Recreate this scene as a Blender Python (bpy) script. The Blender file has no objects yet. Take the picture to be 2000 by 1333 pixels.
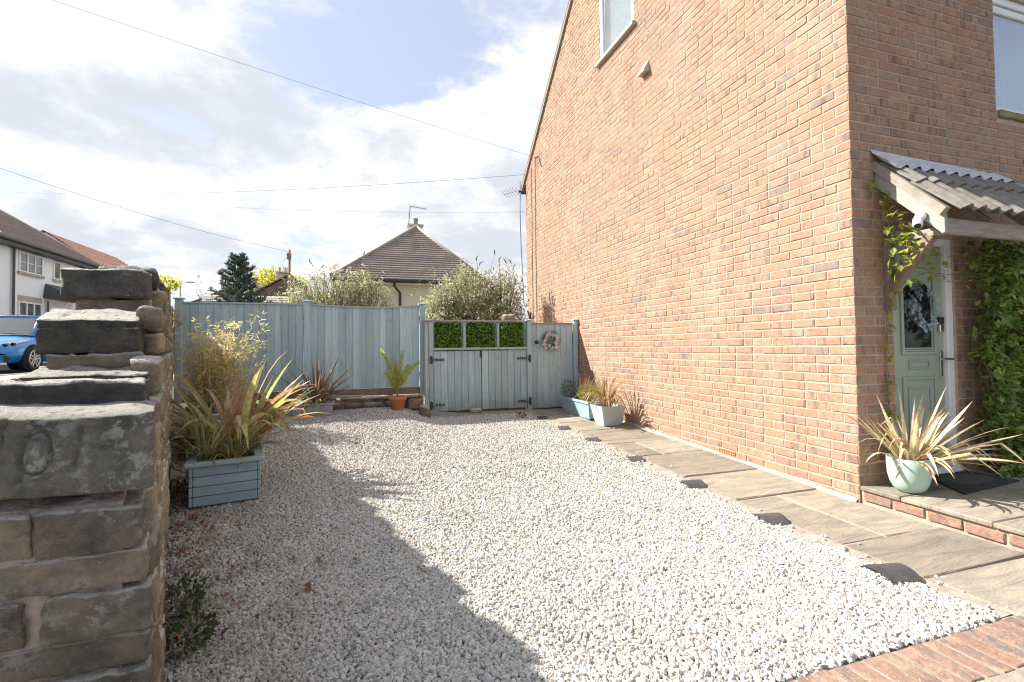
import bpy, math, random
from mathutils import Vector, Matrix, noise

# ------------------------------------------------------------------ camera, sky, sun, exposure
S = bpy.context.scene
COL = S.collection
YAW, PITCH, ROLL = math.radians(17.7), math.radians(1.4), math.radians(0.645)
EYE = Vector((0.0, 0.0, 1.244))
fw = Vector((math.sin(YAW) * math.cos(PITCH), math.cos(YAW) * math.cos(PITCH), math.sin(PITCH)))
r0 = Vector((math.cos(YAW), -math.sin(YAW), 0.0))
u0 = r0.cross(fw)
rt = r0 * math.cos(ROLL) - u0 * math.sin(ROLL)
up = u0 * math.cos(ROLL) + r0 * math.sin(ROLL)
cam = bpy.data.cameras.new("camera")
cam.sensor_width = 36.0
cam.lens = 36.0 * 940.0 / 2000.0
cam.shift_y = -11.9 / 2000.0
cam.clip_start, cam.clip_end = 0.05, 3000.0
camo = bpy.data.objects.new("camera", cam)
COL.objects.link(camo)
camo.matrix_world = Matrix(((rt.x, up.x, -fw.x, EYE.x), (rt.y, up.y, -fw.y, EYE.y), (rt.z, up.z, -fw.z, EYE.z), (0, 0, 0, 1)))
S.camera = camo

SUN = Vector((1.0, -0.60, -1.0)).normalized()          # the way the light travels
sun = bpy.data.lights.new("sun", 'SUN')
sun.energy = 5.0
sun.angle = math.radians(0.8)
sun.color = (1.0, 0.94, 0.85)
suno = bpy.data.objects.new("sun", sun)
COL.objects.link(suno)
suno.rotation_euler = SUN.to_track_quat('-Z', 'Y').to_euler()

w = bpy.data.worlds.new("World")
S.world = w
w.use_nodes = True
nt = w.node_tree
nt.nodes.clear()
def N(t, **k):
    n = nt.nodes.new(t)
    for a, b in k.items():
        setattr(n, a, b)
    return n
def mth(op, a, b=None, c=None):
    n = N('ShaderNodeMath', operation=op)
    for i, x in enumerate((a, b, c)):
        if x is None:
            continue
        if isinstance(x, (int, float)):
            n.inputs[i].default_value = x
        else:
            nt.links.new(x, n.inputs[i])
    return n.outputs[0]
def mrange(x, a, b, c=0.0, d=1.0, smooth=True):
    n = N('ShaderNodeMapRange')
    n.interpolation_type = 'SMOOTHSTEP' if smooth else 'LINEAR'
    nt.links.new(x, n.inputs[0])
    for i, q in enumerate((a, b, c, d)):
        n.inputs[i + 1].default_value = q
    return n.outputs[0]
sky = N('ShaderNodeTexSky', sky_type='NISHITA')
sky.sun_disc = False
sky.sun_elevation = math.asin(-SUN.z)
sky.sun_rotation = math.atan2(-SUN.x, -SUN.y)
sky.air_density, sky.dust_density = 1.0, 1.5
tc = N('ShaderNodeTexCoord')
sp = N('ShaderNodeSeparateXYZ')
nt.links.new(tc.outputs['Generated'], sp.inputs[0])
den = mth('ADD', mth('MAXIMUM', sp.outputs[2], 0.0), 0.22)
cx, cy = mth('DIVIDE', sp.outputs[0], den), mth('DIVIDE', sp.outputs[1], den)
cmb = N('ShaderNodeCombineXYZ')
nt.links.new(cx, cmb.inputs[0]); nt.links.new(cy, cmb.inputs[1])
def cnoise(scale, detail, rough, off, dist=0.0):
    mp = N('ShaderNodeMapping')
    mp.inputs['Location'].default_value = off
    nt.links.new(cmb.outputs[0], mp.inputs[0])
    n = N('ShaderNodeTexNoise')
    n.inputs['Scale'].default_value = scale
    n.inputs['Detail'].default_value = detail
    n.inputs['Roughness'].default_value = rough
    n.inputs['Distortion'].default_value = dist
    nt.links.new(mp.outputs[0], n.inputs[0])
    return n.outputs[0]
n1 = cnoise(1.55, 10, 0.58, (3.1, 1.7, 0.0), 0.2)
n2 = cnoise(1.7, 9, 0.58, (7.3, 2.2, 4.0), 0.25)
n3 = cnoise(4.5, 8, 0.6, (1.3, 5.2, 2.0), 0.2)
# a broad clear gap in the cloud high above the fence, cloud thickening to the horizon
gap = mrange(mth('SQRT', mth('ADD', mth('POWER', mth('SUBTRACT', cx, 0.02), 2.0), mth('POWER', mth('MULTIPLY', mth('SUBTRACT', cy, 1.06), 1.5), 2.0))), 0.0, 0.55, 1.0, 0.0)
# the front windows mirror open blue sky: the cloud thins out behind the camera
back = mrange(sp.outputs[1], -0.65, 0.25, 0.17, 0.0)
cover = mth('SUBTRACT', mth('SUBTRACT', mth('ADD', n1, 0.13), back), mth('MULTIPLY', gap, 0.175))
mask = mrange(mth('ADD', cover, mth('MULTIPLY', mth('SUBTRACT', n3, 0.5), 0.10)), 0.485, 0.575)
thick = mrange(mth('ADD', n2, mth('MULTIPLY', mth('SUBTRACT', n3, 0.5), 0.26)), 0.42, 0.63)
grey = N('ShaderNodeMix', data_type='RGBA')
grey.inputs[6].default_value = (8.3, 8.3, 8.35, 1)
grey.inputs[7].default_value = (5.3, 5.6, 6.15, 1)
nt.links.new(thick, grey.inputs[0])
haze_ = N('ShaderNodeMix', data_type='RGBA')
nt.links.new(mrange(sp.outputs[2], 0.0, 0.5, 0.55, 0.46), haze_.inputs[0])
nt.links.new(sky.outputs[0], haze_.inputs[6])
haze_.inputs[7].default_value = (7.0, 7.7, 9.6, 1)
mx = N('ShaderNodeMix', data_type='RGBA')
nt.links.new(mask, mx.inputs[0])
nt.links.new(haze_.outputs[2], mx.inputs[6])
nt.links.new(grey.outputs[2], mx.inputs[7])
bg = N('ShaderNodeBackground')
bg.inputs[1].default_value = 0.060
nt.links.new(mx.outputs[2], bg.inputs[0])
wo = N('ShaderNodeOutputWorld')
nt.links.new(bg.outputs[0], wo.inputs[0])

S.view_settings.view_transform = 'Standard'
S.view_settings.look = 'None'
S.view_settings.gamma = 1.0
S.view_settings.use_curve_mapping = False
S.view_settings.exposure = 1.27
S.render.engine = 'CYCLES'
S.cycles.max_bounces = 8
S.cycles.transparent_max_bounces = 8
S.cycles.use_denoising = True
S.cycles.denoiser = 'OPENIMAGEDENOISE'
S.cycles.denoising_input_passes = 'RGB_ALBEDO_NORMAL'
S.cycles.denoising_prefilter = 'NONE'
S.cycles.filter_width = 1.2

# ------------------------------------------------------------------ helpers
R = random.Random(7)
def U(a, b): return R.uniform(a, b)
def sm(a, b, x):
    t = min(1.0, max(0.0, (x - a) / (b - a)))
    return t * t * (3 - 2 * t)
def gz(x, y):
    """height of the driveway surface"""
    return .034 * min(5.2, max(0.0, y - 2.75)) + .15 * sm(5.0, 7.6, y) * sm(1.25, .5, x)
def wall_x(y): return -.5365 - .309 * (y - 1.536)       # inner face of the stone wall
def nz(x, y, z, s=1.0): return noise.noise(Vector((x * s, y * s, z * s)))

def tag(o, label=None, cat=None, group=None, kind=None):
    if label: o['label'] = label
    if cat: o['category'] = cat
    if group: o['group'] = group
    if kind: o['kind'] = kind
    return o
def thing(name, label, cat, loc=(0, 0, 0), group=None):
    o = bpy.data.objects.new(name, None)
    o.empty_display_size = 0.1
    o.location = loc
    COL.objects.link(o)
    return tag(o, label, cat, group)
def root_of(o):
    while o.parent: o = o.parent
    return o

class MB:
    def __init__(s): s.v, s.f, s.r, s.uv = [], [], [], []
    def add(s, V, F, rnd=0.0, uv=None):
        b = len(s.v)
        s.v += [tuple(p) for p in V]
        for i, f in enumerate(F):
            s.f.append(tuple(b + k for k in f)); s.r.append(rnd)
            s.uv.append(uv[i] if uv else None)
        return s
    def box(s, x0, x1, y0, y1, z0, z1, rnd=0.0):
        return s.add([(x0, y0, z0), (x1, y0, z0), (x1, y1, z0), (x0, y1, z0), (x0, y0, z1), (x1, y0, z1), (x1, y1, z1), (x0, y1, z1)],
                     [(0, 3, 2, 1), (4, 5, 6, 7), (0, 1, 5, 4), (1, 2, 6, 5), (2, 3, 7, 6), (3, 0, 4, 7)], rnd)
    def obox(s, c, a, b, d, rnd=0.0):
        """box about centre c with half-axis vectors a, b, d"""
        c, a, b, d = Vector(c), Vector(a), Vector(b), Vector(d)
        if a.cross(b).dot(d) < 0: a = -a
        V = [c + i * a + j * b + k * d for k in (-1, 1) for (i, j) in ((-1, -1), (1, -1), (1, 1), (-1, 1))]
        return s.add(V, [(0, 3, 2, 1), (4, 5, 6, 7), (0, 1, 5, 4), (1, 2, 6, 5), (2, 3, 7, 6), (3, 0, 4, 7)], rnd)
    def cbox(s, c, a, b, d, ch=.004, rnd=0.0, jit=0.0):
        """chamfered box"""
        c, a, b, d = Vector(c), Vector(a), Vector(b), Vector(d)
        if a.cross(b).dot(d) < 0: a = -a
        la, lb, ld = a.length, b.length, d.length
        A, B, D = a / la, b / lb, d / ld
        ch = min(ch, .45 * la, .45 * lb, .45 * ld)
        V, idx = [], {}
        for i in (-1, 1):
            for j in (-1, 1):
                for k in (-1, 1):
                    for q, (x, y, z) in enumerate(((la, lb - ch, ld - ch), (la - ch, lb, ld - ch), (la - ch, lb - ch, ld))):
                        idx[i, j, k, q] = len(V)
                        p = c + A * (i * x) + B * (j * y) + D * (k * z)
                        if jit: p = p + Vector((U(-jit, jit), U(-jit, jit), U(-jit, jit)))
                        V.append(p)
        F = []
        def q4(l, n):
            pts = [V[t] for t in l]
            nn = (pts[1] - pts[0]).cross(pts[2] - pts[0])
            F.append(tuple(l) if nn.dot(n) > 0 else tuple(reversed(l)))
        for i in (-1, 1):
            q4([idx[i, -1, -1, 0], idx[i, 1, -1, 0], idx[i, 1, 1, 0], idx[i, -1, 1, 0]], A * i)
            q4([idx[-1, i, -1, 1], idx[1, i, -1, 1], idx[1, i, 1, 1], idx[-1, i, 1, 1]], B * i)
            q4([idx[-1, -1, i, 2], idx[1, -1, i, 2], idx[1, 1, i, 2], idx[-1, 1, i, 2]], D * i)
        for i in (-1, 1):
            for j in (-1, 1):
                q4([idx[i, j, -1, 0], idx[i, j, 1, 0], idx[i, j, 1, 1], idx[i, j, -1, 1]], A * i + B * j)
                q4([idx[i, -1, j, 0], idx[i, 1, j, 0], idx[i, 1, j, 2], idx[i, -1, j, 2]], A * i + D * j)
                q4([idx[-1, i, j, 1], idx[1, i, j, 1], idx[1, i, j, 2], idx[-1, i, j, 2]], B * i + D * j)
                for k in (-1, 1):
                    q4([idx[i, j, k, 0], idx[i, j, k, 1], idx[i, j, k, 2]], A * i + B * j + D * k)
        return s.add(V, F, rnd)
    def abox(s, x0, x1, y0, y1, z0, z1, ch=.004, rnd=0.0, jit=0.0):
        return s.cbox(((x0 + x1) / 2, (y0 + y1) / 2, (z0 + z1) / 2), ((x1 - x0) / 2, 0, 0), (0, (y1 - y0) / 2, 0), (0, 0, (z1 - z0) / 2), ch, rnd, jit)
    def tube(s, pts, rad, n=6, cap=True, rnd=0.0):
        pts = [Vector(p) for p in pts]
        m = len(pts)
        if isinstance(rad, (int, float)): rad = [rad] * m
        V, F, prev = [], [], None
        for i, p in enumerate(pts):
            d = (pts[min(i + 1, m - 1)] - pts[max(i - 1, 0)]).normalized()
            a = prev - d * prev.dot(d) if prev is not None else d.orthogonal()
            if a.length < 1e-6: a = d.orthogonal()
            a.normalize(); prev = a
            b = d.cross(a)
            for k in range(n):
                t = 2 * math.pi * k / n
                V.append(p + (a * math.cos(t) + b * math.sin(t)) * rad[i])
        for i in range(m - 1):
            for k in range(n):
                F.append((i * n + k, i * n + (k + 1) % n, (i + 1) * n + (k + 1) % n, (i + 1) * n + k))
        if cap:
            F.append(tuple(range(n - 1, -1, -1))); F.append(tuple((m - 1) * n + k for k in range(n)))
        return s.add(V, F, rnd)
    def lathe(s, c, prof, n=24, rnd=0.0, closed=True):
        c = Vector(c); V, F = [], []
        for (r, z) in prof:
            for k in range(n):
                t = 2 * math.pi * k / n
                V.append(c + Vector((r * math.cos(t), r * math.sin(t), z)))
        for i in range(len(prof) - 1):
            for k in range(n):
                F.append((i * n + k, i * n + (k + 1) % n, (i + 1) * n + (k + 1) % n, (i + 1) * n + k))
        if closed:
            F.append(tuple(range(n - 1, -1, -1))); F.append(tuple((len(prof) - 1) * n + k for k in range(n)))
        return s.add(V, F, rnd)
    def poly(s, P, d, rnd=0.0):
        """polygon P extruded by vector d"""
        P = [Vector(p) for p in P]; d = Vector(d); n = len(P)
        nn = Vector((0, 0, 0))
        for i in range(n): nn += P[i].cross(P[(i + 1) % n])
        if nn.dot(d) < 0: P.reverse()
        V = P + [p + d for p in P]
        F = [tuple(range(n - 1, -1, -1)), tuple(range(n, 2 * n))] + [(i, (i + 1) % n, n + (i + 1) % n, n + i) for i in range(n)]
        return s.add(V, F, rnd)
    def build(s, name, mat, parent=None, smooth=False, kind=None, label=None, auto=None):
        used = sorted({k for f in s.f for k in f})
        if len(used) < len(s.v):
            mp_ = {k: i for i, k in enumerate(used)}
            s.v = [s.v[k] for k in used]; s.f = [tuple(mp_[k] for k in f) for f in s.f]
        me = bpy.data.meshes.new(name)
        off = Vector((0, 0, 0))
        if parent is not None: off = Vector(root_of(parent).location)
        me.from_pydata([tuple(Vector(p) - off) for p in s.v] if parent is not None else s.v, [], s.f)
        me.materials.append(mat)
        at = me.attributes.new('rnd', 'FLOAT', 'FACE')
        at.data.foreach_set('value', s.r)
        if any(u is not None for u in s.uv):
            ul = me.uv_layers.new(name='uv')
            k = 0
            buf = []
            for f, u in zip(s.f, s.uv):
                for j in range(len(f)):
                    buf += list(u[j]) if u is not None else [0.5, 0.5]
            ul.data.foreach_set('uv', buf)
        if smooth: me.polygons.foreach_set('use_smooth', [True] * len(s.f))
        me.validate(); me.update()
        o = bpy.data.objects.new(name, me)
        COL.objects.link(o)
        if parent is not None: o.parent = parent
        if kind: o['kind'] = kind
        if label: o['label'] = label
        return o
def place(mesh, name, parent, loc, rot=(0, 0, 0), scale=(1, 1, 1)):
    """one more piece that shares a mesh; loc is in the world"""
    o = bpy.data.objects.new(name, mesh)
    COL.objects.link(o)
    o.parent = parent
    o.location = Vector(loc) - Vector(root_of(parent).location)
    o.rotation_euler = rot
    o.scale = scale
    return o

def stone_geo(mb, c, h, seed, k=7.0, amp=.012, n=(4, 2, 3), rnd=0.0, sc=9.0, shape=None):
    """a rough block: rounded box of half-size h, dented by noise"""
    c = Vector(c); cache = {}; V = []; F = []
    def vert(i, j, l):
        key = (i, j, l)
        if key in cache: return cache[key]
        p = Vector((2 * i / n[0] - 1, 2 * j / n[1] - 1, 2 * l / n[2] - 1))
        q = (abs(p.x) ** k + abs(p.y) ** k + abs(p.z) ** k) ** (1 / k)
        m = max(abs(p.x), abs(p.y), abs(p.z))
        if q > 0: p = p * (m / q)
        P = Vector((p.x * h[0], p.y * h[1], p.z * h[2]))
        s0 = (c + P) * sc + Vector((seed * 3.17, seed * 1.31, seed * 7.7))
        P += noise.noise_vector(s0) * amp + noise.noise_vector(s0 * 3.1) * amp * .45
        if shape: P = shape(P)
        cache[key] = len(V); V.append(c + P)
        return cache[key]
    for i in range(n[0]):
        for l in range(n[2]):
            F.append((vert(i, 0, l), vert(i + 1, 0, l), vert(i + 1, 0, l + 1), vert(i, 0, l + 1)))
            F.append((vert(i, n[1], l), vert(i, n[1], l + 1), vert(i + 1, n[1], l + 1), vert(i + 1, n[1], l)))
    for j in range(n[1]):
        for l in range(n[2]):
            F.append((vert(0, j, l), vert(0, j, l + 1), vert(0, j + 1, l + 1), vert(0, j + 1, l)))
            F.append((vert(n[0], j, l), vert(n[0], j + 1, l), vert(n[0], j + 1, l + 1), vert(n[0], j, l + 1)))
    for i in range(n[0]):
        for j in range(n[1]):
            F.append((vert(i, j, 0), vert(i, j + 1, 0), vert(i + 1, j + 1, 0), vert(i + 1, j, 0)))
            F.append((vert(i, j, n[2]), vert(i + 1, j, n[2]), vert(i + 1, j + 1, n[2]), vert(i, j + 1, n[2])))
    return mb.add(V, F, rnd)

def ribbon(mb, p, az, el, L, W, droop, nseg=7, fold=.25, twist=0.0, rnd=0.0, kink=None, base=.45):
    """a strap leaf: V-folded strip that starts at p and bends over under its weight"""
    p = Vector(p)
    d = Vector((math.cos(az) * math.cos(el), math.sin(az) * math.cos(el), math.sin(el)))
    side0 = Vector((-math.sin(az), math.cos(az), 0))
    V, F, UV = [], [], []
    step = L / nseg
    for i in range(nseg + 1):
        t = i / nseg
        wd = W * .5 * (base + (1 - base) * min(1, t * 3.5)) * max(.04, (1 - t ** 3.2))
        side = side0 - d * side0.dot(d); side.normalize()
        nrm = side.cross(d) * -1
        if twist:
            a = twist * t
            side, nrm = side * math.cos(a) + nrm * math.sin(a), nrm * math.cos(a) - side * math.sin(a)
        V += [p + side * wd + nrm * (fold * wd), p, p - side * wd + nrm * (fold * wd)]
        if i < nseg:
            b = 3 * i
            F += [(b, b + 1, b + 4, b + 3), (b + 1, b + 2, b + 5, b + 4)]
            t2 = (i + 1) / nseg
            UV += [[(0, t), (.5, t), (.5, t2), (0, t2)], [(.5, t), (1, t), (1, t2), (.5, t2)]]
        p = p + d * step
        g = droop * (.35 + 1.3 * t) / nseg
        if kink and abs(t - kink) < .5 / nseg: g += 1.1
        d = (d + Vector((0, 0, -1)) * g); d.normalize()
    mb.add(V, F, rnd, UV)
    return p
def leaf_quad(mb, c, d, n, L, W, rnd=0.0, bend=.25):
    """one small pointed leaf, base at c, along d, folded about its midrib"""
    c, d, n = Vector(c), Vector(d).normalized(), Vector(n)
    s = d.cross(n)
    if s.length < 1e-4: s = d.orthogonal()
    s.normalize(); n = s.cross(d)
    m = c + d * L * .45 - n * L * .02
    tip = c + d * L - n * (bend * L * .5)
    V = [c, m + s * W * .5 + n * W * bend, tip, m - s * W * .5 + n * W * bend, m]
    return mb.add(V, [(0, 4, 1), (4, 2, 1), (0, 3, 4), (4, 3, 2)], rnd, [[(.5, 0), (.5, .5), (0, .5)], [(.5, .5), (.5, 1), (0, .5)], [(.5, 0), (1, .5), (.5, .5)], [(.5, .5), (1, .5), (.5, 1)]])
def rdir():
    while True:
        v = Vector((U(-1, 1), U(-1, 1), U(-1, 1)))
        if .05 < v.length < 1: return v.normalized()

# ------------------------------------------------------------------ materials
class NT:
    def __init__(s, name):
        s.m = bpy.data.materials.new(name); s.m.use_nodes = True
        s.t = s.m.node_tree; s.t.nodes.clear()
        s.out = s.n('ShaderNodeOutputMaterial')
        s.b = s.n('ShaderNodeBsdfPrincipled')
        s.l(s.b.outputs[0], s.out.inputs[0])
    def n(s, t, **k):
        x = s.t.nodes.new(t)
        for a, b in k.items(): setattr(x, a, b)
        return x
    def l(s, a, b): s.t.links.new(a, b)
    def set(s, node, i, x):
        if isinstance(x, (int, float, tuple)): node.inputs[i].default_value = x
        else: s.l(x, node.inputs[i])
    def pos(s, scale=(1, 1, 1), off=None):
        g = s.n('ShaderNodeNewGeometry')
        mp = s.n('ShaderNodeMapping'); mp.inputs['Scale'].default_value = scale
        s.l(g.outputs['Position'], mp.inputs[0])
        if off is not None:
            ad = s.n('ShaderNodeVectorMath', operation='ADD'); s.l(mp.outputs[0], ad.inputs[0]); s.l(off, ad.inputs[1])
            return ad.outputs[0]
        return mp.outputs[0]
    def noise(s, vec, scale, detail=5, rough=.55, dist=0.0):
        x = s.n('ShaderNodeTexNoise')
        s.l(vec, x.inputs['Vector'])
        x.inputs['Scale'].default_value = scale; x.inputs['Detail'].default_value = detail
        x.inputs['Roughness'].default_value = rough; x.inputs['Distortion'].default_value = dist
        return x.outputs['Fac']
    def ramp(s, fac, stops, interp='LINEAR'):
        x = s.n('ShaderNodeValToRGB'); x.color_ramp.interpolation = interp
        e = x.color_ramp.elements
        while len(e) > 1: e.remove(e[-1])
        e[0].position = stops[0][0]; e[0].color = (*stops[0][1], 1)
        for p, c in stops[1:]:
            q = e.new(p); q.color = (*c, 1)
        s.l(fac, x.inputs[0])
        return x.outputs[0]
    def mix(s, fac, a, b, mode='MIX'):
        x = s.n('ShaderNodeMix', data_type='RGBA', blend_type=mode)
        for i, v in ((0, fac), (6, a), (7, b)):
            if isinstance(v, tuple) and len(v) == 3: v = (*v, 1)
            s.set(x, i, v)
        return x.outputs[2]
    def math(s, op, a, b=0.0):
        x = s.n('ShaderNodeMath', operation=op)
        s.set(x, 0, a); s.set(x, 1, b)
        return x.outputs[0]
    def mr(s, x, a, b, c=0.0, d=1.0):
        q = s.n('ShaderNodeMapRange', interpolation_type='SMOOTHSTEP')
        s.l(x, q.inputs[0])
        for i, v in enumerate((a, b, c, d)): q.inputs[i + 1].default_value = v
        return q.outputs[0]
    def rnd(s):
        a = s.n('ShaderNodeAttribute', attribute_name='rnd')
        o = s.n('ShaderNodeObjectInfo')
        return s.math('FRACT', s.math('ADD', a.outputs['Fac'], o.outputs['Random']))
    def bump(s, h, strength=.3, dist=.01, prev=None):
        x = s.n('ShaderNodeBump'); x.inputs['Strength'].default_value = strength; x.inputs['Distance'].default_value = dist
        s.l(h, x.inputs['Height'])
        if prev is not None: s.l(prev, x.inputs['Normal'])
        s.l(x.outputs[0], s.b.inputs['Normal'])
        return x.outputs[0]
    def fin(s, col, rough=.8, spec=.3, metal=0.0):
        s.set(s.b, 'Base Color', (*col, 1) if isinstance(col, tuple) and len(col) == 3 else col)
        s.set(s.b, 'Roughness', rough); s.set(s.b, 'Specular IOR Level', spec); s.set(s.b, 'Metallic', metal)
        return s.m

def pm(name, c1, c2, scale=6.0, rough=.75, bump=.25, bscale=70.0, bdist=.004, stretch=(1, 1, 1), var=.12, spec=.3, metal=0.0, dirt=None, dscale=3.0, dlo=.55, dhi=.75):
    s = NT(name)
    p = s.pos(stretch)
    f = s.noise(p, scale, 6, .6)
    col = s.ramp(f, [(.32, c1), (.68, c2)])
    if dirt: col = s.mix(s.mr(s.noise(s.pos((1, 1, .5)), dscale, 7, .65), dlo, dhi), col, dirt)
    if var:
        v = s.rnd()
        hs = s.n('ShaderNodeHueSaturation')
        s.l(col, hs.inputs['Color'])
        s.l(s.mr(v, 0, 1, 1 - var, 1 + var), hs.inputs['Value'])
        col = hs.outputs[0]
    if bump: s.bump(s.noise(p, bscale, 5, .6), bump, bdist)
    return s.fin(col, rough, spec, metal)
def leafmat(name, stops, edge=None, trans=.45, rough=.45, tcol=None, spec=.35, along=None):
    """leaf: colour by piece, paler or redder margins, light passing through"""
    s = NT(name)
    v = s.rnd()
    col = s.ramp(v, stops)
    uv = s.n('ShaderNodeUVMap', uv_map='uv')
    sx = s.n('ShaderNodeSeparateXYZ'); s.l(uv.outputs[0], sx.inputs[0])
    if edge:
        e = s.math('ABSOLUTE', s.math('SUBTRACT', sx.outputs[0], .5))
        col = s.mix(s.mr(e, .26, .46), col, edge)
    if along:
        tip = s.math('ADD', sx.outputs[1], s.math('MULTIPLY', s.noise(s.pos(), 9, 3), .35))
        col = s.mix(s.mr(tip, 1.0, 1.16), col, along)
        col = s.mix(s.math('MULTIPLY', s.mr(s.noise(s.pos(), 14, 5, .7), .60, .70), .6), col, along)
    f = s.noise(s.pos((1, 1, 1)), 30, 4)
    hs = s.n('ShaderNodeHueSaturation'); s.l(col, hs.inputs['Color']); s.l(s.mr(f, .3, .7, .78, 1.2), hs.inputs['Value'])
    col = hs.outputs[0]
    s.fin(col, rough, spec)
    tr = s.n('ShaderNodeBsdfTranslucent')
    if tcol: s.l(s.mix(.6, col, tcol), tr.inputs[0])
    else:
        h2 = s.n('ShaderNodeHueSaturation'); h2.inputs['Value'].default_value = 1.5; h2.inputs['Saturation'].default_value = 1.1
        s.l(col, h2.inputs['Color']); s.l(h2.outputs[0], tr.inputs[0])
    ms = s.n('ShaderNodeMixShader'); ms.inputs[0].default_value = trans
    s.l(s.b.outputs[0], ms.inputs[1]); s.l(tr.outputs[0], ms.inputs[2]); s.l(ms.outputs[0], s.out.inputs[0])
    return s.m

def brickmat(name, stops, dark=.5):
    s = NT(name)
    v = s.rnd()
    col = s.ramp(v, stops)
    vv = s.n('ShaderNodeCombineXYZ'); s.l(s.math('MULTIPLY', v, 97.0), vv.inputs[0]); s.l(s.math('MULTIPLY', v, 41.0), vv.inputs[2])
    p = s.pos((1, 1, 1), vv.outputs[0])
    # bands burnt darker in the kiln, speckle, sandy bloom
    band = s.mr(s.noise(s.pos((14, 14, 2.5), vv.outputs[0]), 1.0, 3, .5), .56, .68)
    col = s.mix(s.math('MULTIPLY', band, dark), col, (.13, .105, .10))
    col = s.mix(s.math('MULTIPLY', s.mr(s.noise(p, 9, 4), .5, .72), .45), col, (.48, .34, .235))
    col = s.mix(s.math('MULTIPLY', s.mr(s.noise(p, 130, 3), .6, .72), .55), col, (.14, .09, .07))
    col = s.mix(s.math('MULTIPLY', s.mr(s.noise(s.pos((1, 1, .6)), 1.7, 7, .68), .46, .72), .38), col, (.46, .36, .27))
    col = s.mix(s.math('MULTIPLY', s.mr(s.noise(s.pos((1.2, 1.2, .35)), 2.3, 7, .7), .54, .74), .4), col, (.19, .13, .105))
    col = s.mix(s.math('MULTIPLY', s.mr(s.noise(s.pos((5, 5, 26), vv.outputs[0]), 1.3, 5, .65), .5, .68), .4), col, (.24, .15, .12))
    col = s.mix(s.math('MULTIPLY', s.mr(s.noise(p, 26, 5, .65), .50, .64), .45), col, (.42, .235, .135))
    col = s.mix(s.math('MULTIPLY', s.mr(s.noise(p, 33, 6, .7), .53, .64), .6), col, (.20, .125, .105))
    col = s.mix(s.math('MULTIPLY', s.mr(s.noise(p, 70, 4, .6), .60, .68), .5), col, (.50, .40, .30))
    b = s.bump(s.noise(p, 45, 6, .65), .8, .008)
    return s.fin(col, .88, .2)
def stonemat(name, base, dark, warm, lichen, lich=.5, lit_lichen_top=True):
    s = NT(name)
    p = s.pos()
    v = s.rnd()
    f = s.noise(p, 7, 9, .7)
    col = s.ramp(f, [(.36, dark), (.5, base), (.64, warm)])
    col = s.mix(s.math('MULTIPLY', s.mr(s.noise(p, 38, 8, .75), .44, .62), .55), col, dark)
    col = s.mix(s.math('MULTIPLY', s.mr(s.noise(s.pos((2, 2, 7)), 3.0, 6, .6), .45, .7), .5), col, warm)
    l = s.mr(s.noise(p, 24, 9, .72), .50, .57)
    l2 = s.mr(s.noise(p, 6.5, 5, .55), .40 if lich > .9 else .47, .56 if lich > .9 else .62)
    col = s.mix(s.math('MULTIPLY', s.math('MULTIPLY', l, l2), lich), col, lichen)
    col = s.mix(s.math('MULTIPLY', s.mr(s.noise(p, 90, 2), .70, .76), .6), col, (.55, .53, .48))
    if lit_lichen_top:                                              # upward faces: lichen crust, painted paler to stand for sun on the tops
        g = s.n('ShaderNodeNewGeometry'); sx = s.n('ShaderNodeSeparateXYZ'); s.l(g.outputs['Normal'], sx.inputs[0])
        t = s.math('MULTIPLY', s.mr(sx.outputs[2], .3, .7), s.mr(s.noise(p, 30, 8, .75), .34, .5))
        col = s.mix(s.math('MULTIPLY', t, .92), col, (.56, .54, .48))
    hs = s.n('ShaderNodeHueSaturation'); s.l(col, hs.inputs['Color']); s.l(s.mr(v, 0, 1, .74, 1.22), hs.inputs['Value'])
    b1 = s.bump(s.noise(s.pos((1, 1, 2.2)), 16, 9, .72), 1.0, .03)
    s.bump(s.noise(p, 95, 6, .75), .9, .008, b1)
    return s.fin(hs.outputs[0], .92, .2)

M = {}
BR = [(0, (.36, .205, .138)), (.2, (.39, .24, .155)), (.38, (.335, .19, .135)), (.52, (.38, .22, .142)), (.66, (.36, .228, .162)), (.82, (.305, .185, .142)), (.91, (.41, .275, .18)), (.97, (.22, .175, .16)), (1, (.345, .20, .145))]
M['brick'] = brickmat('brick_red', BR, .75)
M['paver'] = brickmat('brick_paver', [(0, (.22, .13, .10)), (.25, (.28, .175, .135)), (.45, (.165, .115, .098)), (.6, (.25, .155, .12)), (.75, (.19, .145, .125)), (.88, (.125, .115, .118)), (1, (.24, .15, .115))], .6)
M['mortar'] = pm('mortar', (.40, .325, .26), (.50, .42, .345), 9, .95, .5, 120, .003, var=.03)
M['ground_mortar'] = pm('ground_mortar', (.22, .19, .16), (.36, .31, .265), 11, .95, .8, 60, .008, var=0, dirt=(.17, .145, .115), dscale=7)
M['mortar2'] = pm('mortar_pink', (.27, .215, .18), (.40, .335, .29), 9, .95, 1.0, 40, .02, var=.0, dirt=(.12, .095, .075), dscale=7, dlo=.42, dhi=.62)
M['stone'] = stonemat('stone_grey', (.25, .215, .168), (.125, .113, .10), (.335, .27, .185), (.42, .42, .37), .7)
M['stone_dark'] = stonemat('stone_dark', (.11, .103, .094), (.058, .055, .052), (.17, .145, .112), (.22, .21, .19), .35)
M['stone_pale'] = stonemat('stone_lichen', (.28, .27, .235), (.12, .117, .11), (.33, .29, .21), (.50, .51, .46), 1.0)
M['rubble'] = stonemat('rubble', (.33, .265, .185), (.185, .152, .12), (.43, .335, .215), (.38, .33, .26), .35)
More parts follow.
